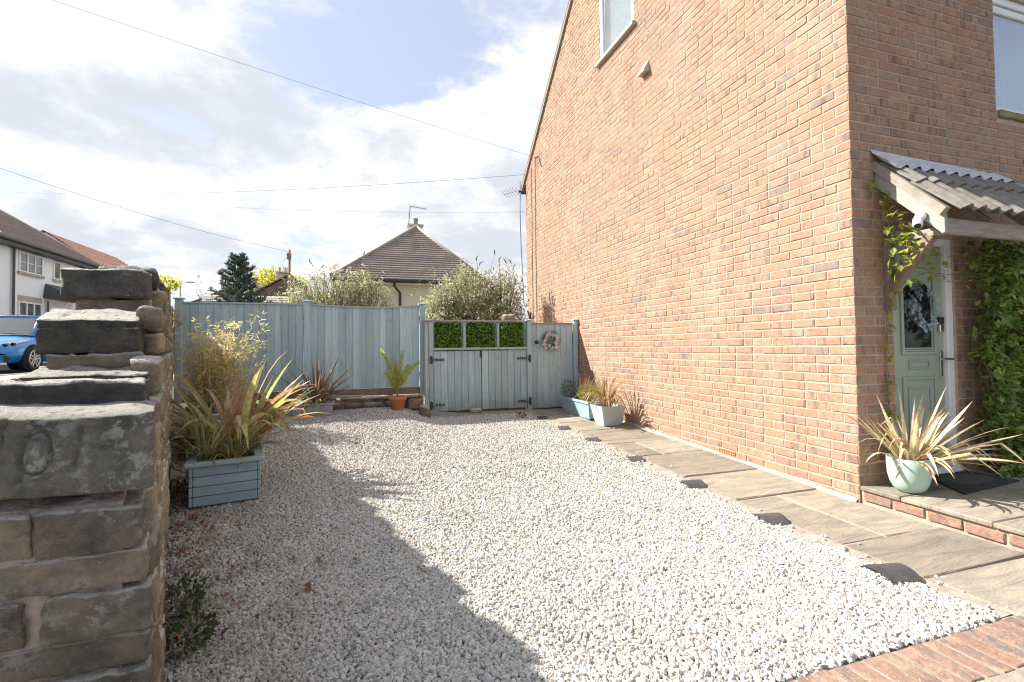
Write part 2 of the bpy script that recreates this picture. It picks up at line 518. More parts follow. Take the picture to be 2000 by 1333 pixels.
M['paint'] = pm('fence_paint', (.33, .435, .455), (.43, .535, .555), 5, .7, .5, 60, .003, (9, 9, .55), .12, dirt=(.25, .325, .335), dscale=5, dlo=.56, dhi=.72)
def paintmat():
    s = NT('weathered_paint')
    v = s.rnd(); vv = s.n('ShaderNodeCombineXYZ'); s.l(s.math('MULTIPLY', v, 53.0), vv.inputs[0])
    p = s.pos((9, 9, .55), vv.outputs[0])
    col = s.ramp(s.noise(p, 5, 8, .68), [(.3, (.295, .395, .405)), (.5, (.375, .485, .50)), (.7, (.45, .565, .58))])
    grain = s.noise(s.pos((55, 55, 1.6), vv.outputs[0]), 1.0, 6, .65)
    col = s.mix(s.math('MULTIPLY', s.mr(grain, .55, .72), .4), col, (.21, .28, .29))
    kn = s.n('ShaderNodeTexVoronoi'); s.l(s.pos((7, 7, 2.6), vv.outputs[0]), kn.inputs['Vector']); kn.inputs['Scale'].default_value = 1.0
    col = s.mix(s.math('MULTIPLY', s.mr(kn.outputs['Distance'], .17, .05), .5), col, (.19, .235, .235))
    g = s.n('ShaderNodeNewGeometry'); sx = s.n('ShaderNodeSeparateXYZ'); s.l(g.outputs['Position'], sx.inputs[0])
    col = s.mix(s.math('MULTIPLY', s.mr(s.noise(s.pos((1, 1, .4)), 2.2, 7, .65), .5, .75), .45), col, (.47, .53, .50))
    low = s.math('ADD', sx.outputs[2], s.math('MULTIPLY', s.noise(s.pos((3, 3, 1)), 4, 6, .7), .5))
    col = s.mix(s.math('MULTIPLY', s.mr(low, .78, .42), .5), col, (.20, .215, .17))
    hs = s.n('ShaderNodeHueSaturation'); s.l(col, hs.inputs['Color']); s.l(s.mr(v, 0, 1, .86, 1.12), hs.inputs['Value'])
    s.bump(grain, .6, .004)
    return s.fin(hs.outputs[0], .68, .3)
M['paint'] = paintmat()
M['paint2'] = pm('planter_paint', (.27, .36, .385), (.31, .405, .43), 5, .5, .25, 40, .002, (.7, .7, 8), .05)
M['gwood'] = pm('grey_wood', (.27, .235, .20), (.40, .36, .31), 4, .85, .5, 50, .004, (2, 2, 14), .1)
M['bwood'] = pm('brown_wood', (.17, .125, .095), (.27, .20, .15), 5, .8, .5, 50, .004, (6, 6, 2), .1)
M['soil'] = pm('soil', (.05, .035, .025), (.09, .065, .045), 20, .95, .9, 60, .02, var=0)
M['iron'] = pm('black_iron', (.02, .02, .02), (.035, .033, .032), 30, .5, .2, 90, .001, var=0, spec=.5)
M['white'] = pm('white_plastic', (.74, .75, .75), (.80, .80, .80), 3, .35, 0, var=.02, spec=.5)
M['sage'] = pm('sage_paint', (.305, .355, .285), (.33, .375, .305), 3, .42, 0, var=.02, spec=.45)
M['chrome'] = pm('chrome', (.6, .6, .6), (.7, .7, .7), 3, .2, 0, var=0, metal=1.0)
def glass(name, col=(.03, .035, .04), rough=.03):
    s = NT(name); s.b.inputs['IOR'].default_value = 1.6
    return s.fin(col, rough, .9)
def clear_glass(name, ior=1.9, tint=(.82, .88, .90)):
    s = NT(name)
    lw = s.n('ShaderNodeLayerWeight'); lw.inputs[0].default_value = .5
    fr_ = s.math('ADD', s.math('MULTIPLY', s.math('POWER', lw.outputs['Facing'], 2.6), .85), ior)
    t = s.n('ShaderNodeBsdfTransparent'); t.inputs[0].default_value = (*tint, 1)
    g_ = s.n('ShaderNodeBsdfGlossy'); g_.inputs['Roughness'].default_value = .015
    m = s.n('ShaderNodeMixShader'); s.l(fr_, m.inputs[0]); s.l(t.outputs[0], m.inputs[1]); s.l(g_.outputs[0], m.inputs[2]); s.l(m.outputs[0], s.out.inputs[0])
    return s.m
M['glass'] = clear_glass('window_glass', .22)
M['dglass'] = glass('dark_glass', (.012, .013, .012), .12)
M['dglass'].node_tree.nodes['Principled BSDF'].inputs['Specular IOR Level'].default_value = .25

# ------------------------------------------------------------------ the setting: ground, road, gravel, path
def terrain(x, y):
    if x > wall_x(y) - .1 and y < 8.05: return gz(x, y) - .016
    if x > wall_x(min(y, 7.8)) - .1: return .25 + .9 * sm(8, 26, y)
    return .72 * sm(2.5, 8.5, y) + .0 * x
M['earth'] = pm('earth', (.16, .14, .10), (.24, .21, .16), 1.5, .95, .5, 30, .02, var=0, dirt=(.09, .13, .05), dscale=.4, dlo=.45, dhi=.6)
M['bed'] = pm('gravel_bed', (.19, .18, .17), (.29, .28, .265), 60, .95, .8, 120, .01, var=0)
M['tarmac'] = pm('tarmac', (.05, .05, .052), (.075, .075, .075), 12, .92, .5, 160, .004, var=0)
M['flag'] = pm('pavement', (.30, .275, .24), (.40, .37, .33), 3, .9, .4, 90, .004, var=.1)
xs = [-900, -400, -200, -100, -60, -40, -30, -24, -20, -16, -13, -11, -9, -8, -7, -6, -5, -4.5] + [-4 + .25 * i for i in range(33)] + [4.5, 5, 6, 8, 11, 15, 20, 30, 50, 100, 200, 400, 900]
ys = [-900, -300, -100, -50, -20, -10, -6, -4] + [-3 + .25 * i for i in range(49)] + [9.5, 10, 11, 12, 14, 16, 18, 20, 23, 26, 30, 36, 45, 60, 90, 150, 300, 900]
g = MB()
g.add([(x, y, terrain(x, y)) for y in ys for x in xs],
      [(j * len(xs) + i, j * len(xs) + i + 1, (j + 1) * len(xs) + i + 1, (j + 1) * len(xs) + i) for j in range(len(ys) - 1) for i in range(len(xs) - 1)])
g.build('ground', M['earth'], smooth=True, kind='structure')
# gravel bed sheet that follows the drive, then the loose chippings over it
def gx1(y): return 2.722 - .02 * max(0.0, y - 3.2)
b = MB(); V = []; F = []
yl = [1.405 + (7.62 - 1.405) * i / 40 for i in range(41)]
for y in yl:
    x0, x1 = wall_x(y) - .02, gx1(y)
    if y > 7.5: x1 = min(x1, 1.0)
    for i in range(21):
        x = x0 + (x1 - x0) * i / 20
        V.append((x, y, gz(x, y) - .006))
for j in range(40):
    for i in range(20): F.append((j * 21 + i, j * 21 + i + 1, (j + 1) * 21 + i + 1, (j + 1) * 21 + i))
b.add(V, F).build('gravel_bed', M['bed'], kind='structure', smooth=True)

def gravelmat():
    s = NT('limestone_chippings')
    o = s.n('ShaderNodeObjectInfo')
    col = s.ramp(o.outputs['Random'], [(0, (.48, .465, .445)), (.22, (.60, .585, .56)), (.42, (.53, .50, .465)), (.58, (.62, .605, .585)), (.72, (.43, .40, .37)), (.83, (.55, .535, .53)), (.91, (.30, .29, .285)), (.96, (.48, .38, .32)), (1, (.62, .61, .595))])
    col = s.mix(s.math('MULTIPLY', s.mr(s.noise(s.pos(), 160, 4), .45, .7), .3), col, (.42, .39, .35))
    # damp leaf mould and moss caught at the foot of the old wall
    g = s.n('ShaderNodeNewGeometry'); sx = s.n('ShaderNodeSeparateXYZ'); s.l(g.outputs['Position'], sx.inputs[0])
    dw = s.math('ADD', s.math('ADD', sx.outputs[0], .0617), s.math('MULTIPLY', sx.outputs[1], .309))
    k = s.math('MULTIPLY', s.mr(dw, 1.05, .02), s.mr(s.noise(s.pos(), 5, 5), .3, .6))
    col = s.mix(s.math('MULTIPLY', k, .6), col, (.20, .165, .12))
    col = s.mix(1.0, col, (.935, .94, .90), 'MULTIPLY')
    pt_ = s.mr(s.noise(s.pos(), 1.6, 6, .62), .50, .72)
    col = s.mix(s.math('MULTIPLY', pt_, .25), col, (.38, .345, .29))
    s.bump(s.noise(s.pos(), 120, 4), .4, .003)
    return s.fin(col, .9, .25)
M['gravel'] = gravelmat()
pts = []
y = 1.41
while y < 7.72:
    far = sm(2.5, 5.5, y)
    st = .0155 + .0075 * far
    x = wall_x(y) - .01
    while x < gx1(y) + .02 * nz(y * 4, 3, 1) + .012:
        px, py = x + U(-.5, .5) * st, y + U(-.5, .5) * st
        ok = not (px > 1.0 and py > 7.45) and not (py < 1.42 + .012 * nz(px * 6, 9, 2))
        if ok: pts.append((px, py, gz(px, py) + U(-.003, .006) + .014 * nz(px, py, 0, 1.6)))
        x += st
    y += st
for i in range(70):                                       # chippings kicked on to the path
    py = U(1.45, 7.4); px = gx1(py) + .02 + abs(R.gauss(0, .09)); pz = gz(px, py) + .014
    if px < 3.6: pts.append((px, py, pz))
me = bpy.data.meshes.new('gravel'); me.from_pydata(pts, [], [])
gro = bpy.data.objects.new('gravel', me); COL.objects.link(gro); gro['kind'] = 'stuff'
gn = bpy.data.node_groups.new('chippings', 'GeometryNodeTree')
gn.interface.new_socket('Geometry', in_out='INPUT', socket_type='NodeSocketGeometry')
gn.interface.new_socket('Geometry', in_out='OUTPUT', socket_type='NodeSocketGeometry')
def G(t, **k):
    x = gn.nodes.new(t)
    for a, b_ in k.items(): setattr(x, a, b_)
    return x
gi, go = G('NodeGroupInput'), G('NodeGroupOutput')
join = G('GeometryNodeJoinGeometry')
for q in range(7):                                        # seven shapes of chipping
    ic = G('GeometryNodeMeshIcoSphere'); ic.inputs['Radius'].default_value = .0118; ic.inputs['Subdivisions'].default_value = 2
    po, nzn, vm, sp_ = G('GeometryNodeInputPosition'), G('ShaderNodeTexNoise'), G('ShaderNodeVectorMath', operation='SUBTRACT'), G('GeometryNodeSetPosition')
    ad = G('ShaderNodeVectorMath', operation='ADD'); ad.inputs[1].default_value = (q * 3.3, q * 1.7, 0)
    gn.links.new(po.outputs[0], ad.inputs[0]); gn.links.new(ad.outputs[0], nzn.inputs['Vector'])
    nzn.inputs['Scale'].default_value = 85.0; nzn.inputs['Detail'].default_value = 1.0
    gn.links.new(nzn.outputs['Color'], vm.inputs[0]); vm.inputs[1].default_value = (.5, .5, .5)
    sc_ = G('ShaderNodeVectorMath', operation='SCALE'); gn.links.new(vm.outputs[0], sc_.inputs[0]); sc_.inputs['Scale'].default_value = .026
    gn.links.new(ic.outputs[0], sp_.inputs[0]); gn.links.new(sc_.outputs[0], sp_.inputs['Offset'])
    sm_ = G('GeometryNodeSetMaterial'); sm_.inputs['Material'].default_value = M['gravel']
    gn.links.new(sp_.outputs[0], sm_.inputs[0])
    g2 = G('GeometryNodeGeometryToInstance'); gn.links.new(sm_.outputs[0], g2.inputs[0]); gn.links.new(g2.outputs[0], join.inputs[0])
iop = G('GeometryNodeInstanceOnPoints')
m2p = G('GeometryNodeMeshToPoints')
gn.links.new(gi.outputs[0], m2p.inputs[0]); gn.links.new(m2p.outputs[0], iop.inputs['Points'])
gn.links.new(join.outputs[0], iop.inputs['Instance']); iop.inputs['Pick Instance'].default_value = True
def rv(t, lo, hi, seed):
    x = G('FunctionNodeRandomValue', data_type=t)
    i = {'FLOAT_VECTOR': (0, 1), 'FLOAT': (2, 3), 'INT': (4, 5)}[t]
    x.inputs[i[0]].default_value, x.inputs[i[1]].default_value = lo, hi
    x.inputs['Seed'].default_value = seed
    return x.outputs[{'FLOAT_VECTOR': 0, 'FLOAT': 1, 'INT': 2}[t]]
gn.links.new(rv('INT', 0, 6, 3), iop.inputs['Instance Index'])
gn.links.new(rv('FLOAT_VECTOR', (0, 0, 0), (6.28, 6.28, 6.28), 5), iop.inputs['Rotation'])
gn.links.new(rv('FLOAT_VECTOR', (.68, .64, .5), (1.38, 1.28, 1.08), 8), iop.inputs['Scale'])
gn.links.new(iop.outputs[0], go.inputs[0])
gro.modifiers.new('chippings', 'NODES').node_group = gn

# street beyond the wall
rd = MB()
def sheet(mb, x0, x1, y0, y1, z, dz=0.0):
    mb.add([(x0, y0, z), (x1, y0, z), (x1, y1, z + dz), (x0, y1, z + dz)], [(0, 1, 2, 3)])
sheet(rd, -13.2, -6.6, 9.0, 70.0, .735)
rd.build('road', M['tarmac'], kind='structure')
pv = bpy.data.objects.new('pavement', None); COL.objects.link(pv); pv['kind'] = 'structure'
for j in range(24):                                        # paving flags along the kerb
    f_ = MB(); z = .80
    f_.abox(-6.45, -5.5, 8.6 + j * .62, 9.21 + j * .62, .70, z, .006, U(0, 1)); f_.build('paving_slab', M['flag'], pv)
    f_ = MB(); f_.abox(-5.49, -4.6, 8.75 + j * .62, 9.36 + j * .62, .70, z - .002, .006, U(0, 1)); f_.build('paving_slab', M['flag'], pv)
kb = MB()
for j in range(17): kb.abox(-6.6, -6.46, 8.6 + j * .92, 9.51 + j * .92, .68, .815, .012, U(0, 1))
kb.build('kerb', M['flag'], pv)

# path of riven sandstone slabs along the gable
def slabmat():
    s = NT('riven_sandstone')
    v = s.rnd(); vv = s.n('ShaderNodeCombineXYZ'); s.l(s.math('MULTIPLY', v, 31.0), vv.inputs[0])
    p = s.pos((1.2, 6.5, 1), vv.outputs[0])
    p2 = s.pos((1, 1, 1))
    f = s.noise(p, 1.4, 8, .62, .9)
    col = s.ramp(f, [(.30, (.18, .157, .128)), (.45, (.245, .215, .175)), (.56, (.31, .262, .20)), (.72, (.225, .202, .175))])
    col = s.mix(s.math('MULTIPLY', s.mr(s.noise(p2, 4.0, 8, .7), .48, .68), .5), col, (.175, .162, .148))
    col = s.mix(s.math('MULTIPLY', s.mr(s.noise(p2, 70, 4), .62, .72), .5), col, (.11, .095, .08))
    col = s.mix(s.math('MULTIPLY', s.mr(s.noise(p2, 2.1, 8, .72), .54, .68), .55), col, (.15, .145, .11))
    col = s.mix(s.math('MULTIPLY', s.mr(s.noise(p2, 130, 3, .6), .58, .68), .35), col, (.40, .36, .29))
    hs = s.n('ShaderNodeHueSaturation'); s.l(col, hs.inputs['Color']); s.l(s.mr(v, 0, 1, .82, 1.16), hs.inputs['Value'])
    b1 = s.bump(f, .9, .03)
    s.bump(s.noise(p2, 60, 6, .7), .7, .006, b1)
    return s.fin(hs.outputs[0], .85, .25)
M['slab'] = slabmat()
path = bpy.data.objects.new('path', None); COL.objects.link(path); path['kind'] = 'structure'
pb = MB(); V = []; F = []
yl = [1.0 + i * .18 for i in range(39)]
for y in yl:
    for x in (2.70, 3.2, 3.70): V.append((x, min(y, 7.7), gz(x, min(y, 7.7)) + .004))
for j in range(38):
    for i in range(2): F.append((3 * j + i, 3 * j + i + 1, 3 * j + i + 4, 3 * j + i + 3))
pb.add(V, F).build('mortar_bed', M['ground_mortar'], path)
def slab(x0, x1, y0, y1):
    m = MB(); c = ((x0 + x1) / 2, (y0 + y1) / 2, gz((x0 + x1) / 2, (y0 + y1) / 2) - .004)
    dz = gz(c[0], y1) - gz(c[0], y0)
    m.cbox(c, ((x1 - x0) / 2, U(-.005, .005), U(-.003, .003)), (U(-.004, .004), (y1 - y0) / 2, dz / 2 + U(-.003, .003)), (0, 0, .018), .007, U(0, 1), .0035)
    m.build('paving_slab', M['slab'], path)
J = .009
rows = [1.0, 1.765, 2.22, 3.09, 3.72, 4.48, 5.06, 5.83, 6.43, 7.05, 7.66]
for i in range(len(rows) - 1):
    y0, y1 = rows[i] + J, rows[i + 1] - J
    ed = 2.815 - .02 * max(0, y0 - 3.2)
    if i in (2, 5, 8): cut = [ed, 3.195 - .02 * (i - 2), 3.674]
    elif i == 7: cut = [ed, 3.3, 3.674]
    else: cut = [ed, 3.674]
    for a, c_ in zip(cut, cut[1:]): slab(a + (J if a != ed else 0), c_ - (J if c_ != 3.674 else 0), y0, y1)
# mortar haunch that holds the path edge
hb = MB(); V = []; F = []
for j in range(40):
    y = 1.42 + j * .158
    ed = 2.812 - .02 * max(0, y - 3.2)
    a = ed - .115 - .03 * abs(nz(y * 2.2, 1, 1)) - .02
    V += [(a, y, gz(a, y) - .012), (a + .03, y, gz(a, y) + .004 + .006 * nz(y * 5, 2, 1)), (ed + .002, y, gz(ed, y) + .0105)]
for j in range(39):
    for i in range(2): F.append((3 * j + i, 3 * j + i + 1, 3 * j + i + 4, 3 * j + i + 3))
hb.add(V, F).build('haunching', M['ground_mortar'], path, smooth=True)
# concrete sill in front of the gates
cs = MB(); cs.abox(1.02, 2.78, 7.47, 7.70, .10, .186, .01); cs.build('gate_sill', M['ground_mortar'], kind='structure')
# soldier course of bricks that edges the gravel at the front
ed = bpy.data.objects.new('brick_edging', None); COL.objects.link(ed); ed['kind'] = 'structure'
eb = MB(); eb.abox(1.0, 3.55, 1.12, 1.402, -.08, .0125, .004); eb.build('mortar_bed', M['ground_mortar'], ed)
x = 1.02; i = 0
while x < 3.5:
    m = MB(); m.cbox((x + .0355, 1.288 + U(-.004, .004), -.012 + U(-.002, .002)), (.0335, U(-.003, .003), 0), (0, .108, 0), (0, 0, .03), .0035, U(0, 1), .002)
    m.build('brick', M['paver'], ed); x += .0835
sh = MB(); sheet(sh, -3, 6, -.6, 1.118, .002)
sh.build('footway', M['flag'], kind='structure')
rb_ = MB(); sheet(rb_, -60, 60, -9, -.62, .003)
rb_.build('road', M['tarmac'], kind='structure')
# seven dark curved tiles set along the edge of the gravel
M['slate'] = pm('dark_tile', (.05, .047, .049), (.085, .079, .08), 9, .75, .5, 60, .004, var=.08, dirt=(.11, .105, .095), dscale=12)
tl = [(2.70, 1.86, 'nearest the brick edging', 1.0), (2.755, 2.70, 'second from the brick edging', .92), (2.75, 3.52, 'third from the brick edging', .9), (2.715, 4.38, 'fourth from the brick edging', .85), (2.705, 5.31, 'third from the gates', .85), (2.665, 6.08, 'second from the gates', .82), (2.655, 6.86, 'nearest the gates', .85)]
for x, y, wd, s_ in tl:
    m = MB(); z = gz(x, y) - .008; P = []
    n_ = 9
    for k in range(n_):
        t = -1 + 2 * k / (n_ - 1)
        P.append((x, y + t * .125 * s_, z + .058 * s_ * (1 - abs(t) ** 2.4)))
    th = Vector((0, 0, -.0))
    a_ = math.radians(12)
    ax = Vector((.085 * s_, 0, .002))
    V = [Vector(p) + s2 * ax for s2 in (-1, 1) for p in P] + [Vector((p[0], p[1] * 1.0 , p[2] - .016)) + s2 * ax for s2 in (-1, 1) for p in P]
    F = []
    for k in range(n_ - 1):
        F += [(k, n_ + k, n_ + k + 1, k + 1), (2 * n_ + k, 2 * n_ + k + 1, 3 * n_ + k + 1, 3 * n_ + k), (k, k + 1, 2 * n_ + k + 1, 2 * n_ + k), (n_ + k, 3 * n_ + k, 3 * n_ + k + 1, n_ + k + 1)]
    F += [(0, 2 * n_, 3 * n_, n_), (n_ - 1, 2 * n_ - 1, 4 * n_ - 1, 3 * n_ - 1)]
    rz = math.radians(-14)
    V = [Vector((x + (v.x - x) * math.cos(rz) - (v.y - y) * math.sin(rz), y + (v.x - x) * math.sin(rz) + (v.y - y) * math.cos(rz), v.z)) for v in V]
    o = m.add(V, F, 0).build('edging_tile', M['slate'], smooth=False)
    tag(o, 'dark arched tile bedded between gravel and path, ' + wd, 'edging tile', 'dark arched tiles along the gravel edge')

# ------------------------------------------------------------------ the brick house
XC, YC, YB = 3.683, 2.755, 10.36             # gable plane, front plane, back corner
EAVE, SLOPE = 5.10, .905
YR = (YC + YB) / 2; ZR = EAVE + SLOPE * (YB - YR)
house = thing('brick_house', 'red brick house with tall sunlit gable wall and sage green front door', 'house', (XC, YC, 0))
def rake(y): return EAVE + SLOPE * ((YB - y) if y > YR else (y - YC))
DX0, DX1, DZ = 4.10, 4.845, 2.12             # door opening
WX0, WX1, WZ0, WZ1 = 5.484, 6.75, 3.335, 4.42  # upper front window
GY0, GY1, GZ0, GZ1 = 5.775, 6.763, 5.75, 6.95   # upper gable window
k = MB()                                      # mortar-faced wall core: gable pentagon and front with its openings
def wallquad(P): k.add(P, [tuple(range(len(P)))])
def gab(y0, y1, z0, z1): wallquad([(XC, y1, z0), (XC, y0, z0), (XC, y0, z1), (XC, y1, z1)])
def gp(*P): wallquad([(XC, y, z) for y, z in P])
yl0, yl1, yr0, yr1 = YC + (GZ0 - EAVE) / SLOPE, YC + (GZ1 - EAVE) / SLOPE, YB - (GZ0 - EAVE) / SLOPE, YB - (GZ1 - EAVE) / SLOPE
gp((YB, -.1), (YC, -.1), (YC, EAVE), (YB, EAVE))
gp((YB, EAVE), (YC, EAVE), (yl0, GZ0), (yr0, GZ0))
gp((GY0, GZ0), (yl0, GZ0), (yl1, GZ1), (GY0, GZ1)); gp((yr0, GZ0), (GY1, GZ0), (GY1, GZ1), (yr1, GZ1))
gp((yr1, GZ1), (yl1, GZ1), (YR, ZR))
k.v = [(x, y, z) for x, y, z in k.v]
def fro(x0, x1, z0, z1): wallquad([(x0, YC, z0), (x1, YC, z0), (x1, YC, z1), (x0, YC, z1)])
XE = 12.0
fro(XC, DX0, -.1, EAVE); fro(DX1, WX0, -.1, EAVE); fro(DX0, DX1, DZ, EAVE); fro(WX0, WX1, -.1, WZ0); fro(WX0, WX1, WZ1, EAVE); fro(WX1, XE, -.1, EAVE)
for (a, b_, c, d) in ((DX0, DX1, -.1, DZ), (WX0, WX1, WZ0, WZ1)):      # reveals
    wallquad([(a, YC, c), (a, YC, d), (a, YC + .12, d), (a, YC + .12, c)]); wallquad([(b_, YC, d), (b_, YC, c), (b_, YC + .12, c), (b_, YC + .12, d)])
    wallquad([(a, YC, d), (b_, YC, d), (b_, YC + .12, d), (a, YC + .12, d)])
for (p, q) in (((GY0, GZ0), (GY0, GZ1)), ((GY1, GZ1), (GY1, GZ0)), ((GY0, GZ1), (GY1, GZ1))):
    wallquad([(XC, *p), (XC, *q), (XC + .1, *q), (XC + .1, *p)])
k.box(XC + .25, XE - .1, YC + 1.6, YB - .02, -.1, EAVE - .1)
k.add([(XC + .2, YB, -.1), (XE, YB, -.1), (XE, YB, EAVE), (XC + .2, YB, EAVE)], [(0, 3, 2, 1)])
k.add([(XC, YB, -.1), (XC + .21, YB, -.1), (XC + .21, YB, EAVE), (XC, YB, EAVE)], [(0, 3, 2, 1)])
k.build('wall', M['mortar'], house)
CH, JT, PR = .077, .0122, .0055
Z0 = .144 - CH * 2
def brick_geo(o, ux, n, wd, h):
    """one brick face: o lower corner on the wall plane, ux along, n outward"""
    o, ux, n = Vector(o), Vector(ux), Vector(n); uz = Vector((0, 0, 1))
    c = .0045; V = []
    for dep, ins in ((-.003, 0), (PR - .003 + U(-.001, .001), 0), (PR + U(-.002, .0025), c)):
        for (a, b_) in ((0, 0), (1, 0), (1, 1), (0, 1)):
            x = ins if a == 0 else wd - ins; z = ins if b_ == 0 else h - ins
            jx, jz = (U(-.0018, .0018), U(-.0018, .0018)) if dep > -.002 else (0, 0)
            V.append(o + ux * (x + jx) + uz * (z + jz) + n * (dep + (U(-.001, .001) if ins else 0)))
    F = []
    flip = ux.cross(uz).dot(n) < 0
    for l in (0, 4):
        for a in range(4):
            f = (l + a, l + (a + 1) % 4, l + 4 + (a + 1) % 4, l + 4 + a)
            F.append(tuple(reversed(f)) if flip else f)
    f = (8, 9, 10, 11); F.append(tuple(reversed(f)) if flip else f)
    return V, F
pieces = []
def course(start, length, row, origin, ux, n, holes, first):
    z = Z0 + row * CH + JT / 2
    x = start
    i = 0
    while x < length:
        if i == 0: wd = first
        else:
            r_ = R.random()
            wd = .1045 if r_ < .13 else .2145
        x1 = x + wd
        segs = [(x, min(x1, length - .002))]
        for (a, b_, za, zb) in holes:
            if z + CH - JT > za and z < zb:
                ns = []
                for (p, q) in segs:
                    if q <= a or p >= b_: ns.append((p, q))
                    else:
                        if p < a - .03: ns.append((p, a - .002))
                        if q > b_ + .03: ns.append((b_ + .002, q))
                segs = ns
        for (p, q) in segs:
            if q - p < .025: continue
            O = Vector(origin) + Vector(ux) * p; O.z = z
            c = O + Vector(ux) * ((q - p) / 2)
            O.z += .0022 * nz(O.x * 1.3, O.y * 1.3, O.z * 2) + U(-.001, .001)
            V, F = brick_geo(O, ux, n, q - p, CH - JT + U(-.0015, .0015))
            pieces.append(((c - EYE).length, V, F, U(0, 1)))
        x = x1 + JT
        i += 1
nrow = int((ZR - Z0) / CH)
AIR = (4.035 - YC, 4.26 - YC, Z0 + 1 * CH, Z0 + 2 * CH)
for row in range(nrow):
    z = Z0 + row * CH
    par = row % 2
    fh, fs = .1045, .2145
    # gable course, clipped by the rake
    zt = z + CH
    if zt < EAVE: y0, y1 = 0.0, YB - YC
    else:
        y0 = (zt - EAVE) / SLOPE; y1 = (YB - YC) - y0
        if y1 - y0 < .2: continue
    course(y0, y1, row, (XC, YC, 0), (0, 1, 0), (-1, 0, 0), [(GY0 - YC, GY1 - YC, GZ0 - .06, GZ1), AIR], fs if par else fh)
    if zt < EAVE:
        course(-PR + .0015, 7.0 - XC, row, (XC, YC, 0), (1, 0, 0), (0, -1, 0), [(DX0 - XC, DX1 - XC, -1, DZ), (WX0 - XC, WX1 - XC, WZ0 - .075, WZ1), (-1, 3.3, -1, .14)], fh if par else fs)
pieces.sort(key=lambda t: t[0])
for d, V, F, r_ in pieces[:300]:
    MB().add(V, F, r_).build('brick', M['brick'], house)
m = MB()
for d, V, F, r_ in pieces[300:]: m.add(V, F, r_)
m.build('brickwork', M['brick'], house, kind='stuff')
# mortar fillet where the gable meets the path
fl = MB(); V = []; F = []
for j in range(30):
    y = YC + .01 + j * .165; e = .035 + .02 * nz(y * 3, 4, 4)
    V += [(XC - e, y, gz(XC, y) + .008), (XC - .012, y, gz(XC, y) + .03 + .012 * nz(y * 4, 1, 7)), (XC - .001, y, gz(XC, y) + .045)]
for j in range(29):
    for i in range(2): F.append((3 * j + i, 3 * j + 3 + i, 3 * j + 4 + i, 3 * j + i + 1))
M['fillet'] = pm('fillet_mortar', (.30, .25, .20), (.46, .39, .32), 7, .95, .7, 50, .01, var=0, dirt=(.22, .18, .14), dscale=9)
fl.add(V, F).build('mortar_fillet', M['fillet'], house)
# air brick
M['terracotta'] = pm('terracotta', (.42, .16, .07), (.50, .21, .10), 12, .8, .3, 90, .002, var=0)
ab = MB(); az = Z0 + CH + .006
yA, yB2 = 4.04, 4.255
ab.abox(XC - .010, XC + .02, yA, yB2, az + .052, az + .064, .002); ab.abox(XC - .010, XC + .02, yA, yB2, az + .026, az + .038, .002); ab.abox(XC - .010, XC + .02, yA, yB2, az, az + .012, .002)
for i in range(9): ab.abox(XC - .008, XC + .02, yA + i * .0255, yA + i * .0255 + .010, az + .003, az + .062, .001)
abo = ab.build('air_brick', M['terracotta'], house)
bk = MB(); bk.box(XC + .002, XC + .003, yA, yB2, az, az + .064); bk.build('vent_back', M['iron'], abo)
# verge tiles and roof
M['tile'] = pm('roof_tile', (.16, .115, .09), (.24, .18, .15), 8, .9, .5, 60, .006, var=.12, dirt=(.22, .20, .15), dscale=5)
M['verge'] = pm('verge_mortar', (.24, .215, .18), (.34, .305, .26), 8, .9, .3, 60, .004, var=0)
for sgn, ye in ((1, YB + .22), (-1, YC - .25)):
    ze = EAVE - SLOPE * .22
    rf = MB(); n_ = Vector((0, sgn * SLOPE, 1)).normalized()
    P0, P1 = Vector((XC - .05, ye, ze)), Vector((XC - .05, YR, ZR))
    rf.poly([P0 + n_ * .06, P1 + n_ * .06, P1 + n_ * .015, P0 + n_ * .015], (XE, 0, 0)); rf.build('roof', M['tile'], house)
    vg = MB(); vg.poly([P0 + n_ * .013 + Vector((.004, 0, 0)), P1 + n_ * .013 + Vector((.004, 0, 0)), P1 - n_ * .035 + Vector((.004, 0, 0)), P0 - n_ * .035 + Vector((.004, 0, 0))], (.05, 0, 0)); vg.build('verge', M['verge'], house)
gt = MB(); gt.tube([(XC - .07, YB + .27, EAVE - .22), (XE, YB + .27, EAVE - .22)], .055, 8); gt.build('gutter', M['iron'], house)
# gable window
def window(x, axis):
    pass
gw = MB(); xg = XC + .035
def fr(mb, y0, y1, z0, z1): mb.abox(xg - .03, xg + .03, y0, y1, z0, z1, .006)
fr(gw, GY0, GY0 + .075, GZ0, GZ1); fr(gw, GY1 - .075, GY1, GZ0, GZ1); fr(gw, GY0 + .077, GY1 - .077, GZ0, GZ0 + .075); fr(gw, GY0 + .077, GY1 - .077, GZ1 - .075, GZ1)
gwo = gw.build('window', M['white'], house)
q = MB(); q.abox(xg - .004, xg + .008, GY0 + .07, GY1 - .07, GZ0 + .07, GZ1 - .07, .002); q.build('pane', M['glass'], gwo)
M['concrete'] = pm('concrete', (.40, .37, .31), (.50, .47, .40), 9, .9, .4, 70, .003, var=0)
q = MB(); q.abox(XC - .065, XC + .06, GY0 - .06, GY1 + .06, GZ0 - .062, GZ0 - .002, .006); q.build('sill', M['concrete'], gwo)
bl = MB(); bl.abox(XC + .12, XC + .13, GY0 + .02, GY1 - .02, GZ0 + .05, GZ1, .002); bl.build('blind', M['white'], gwo)
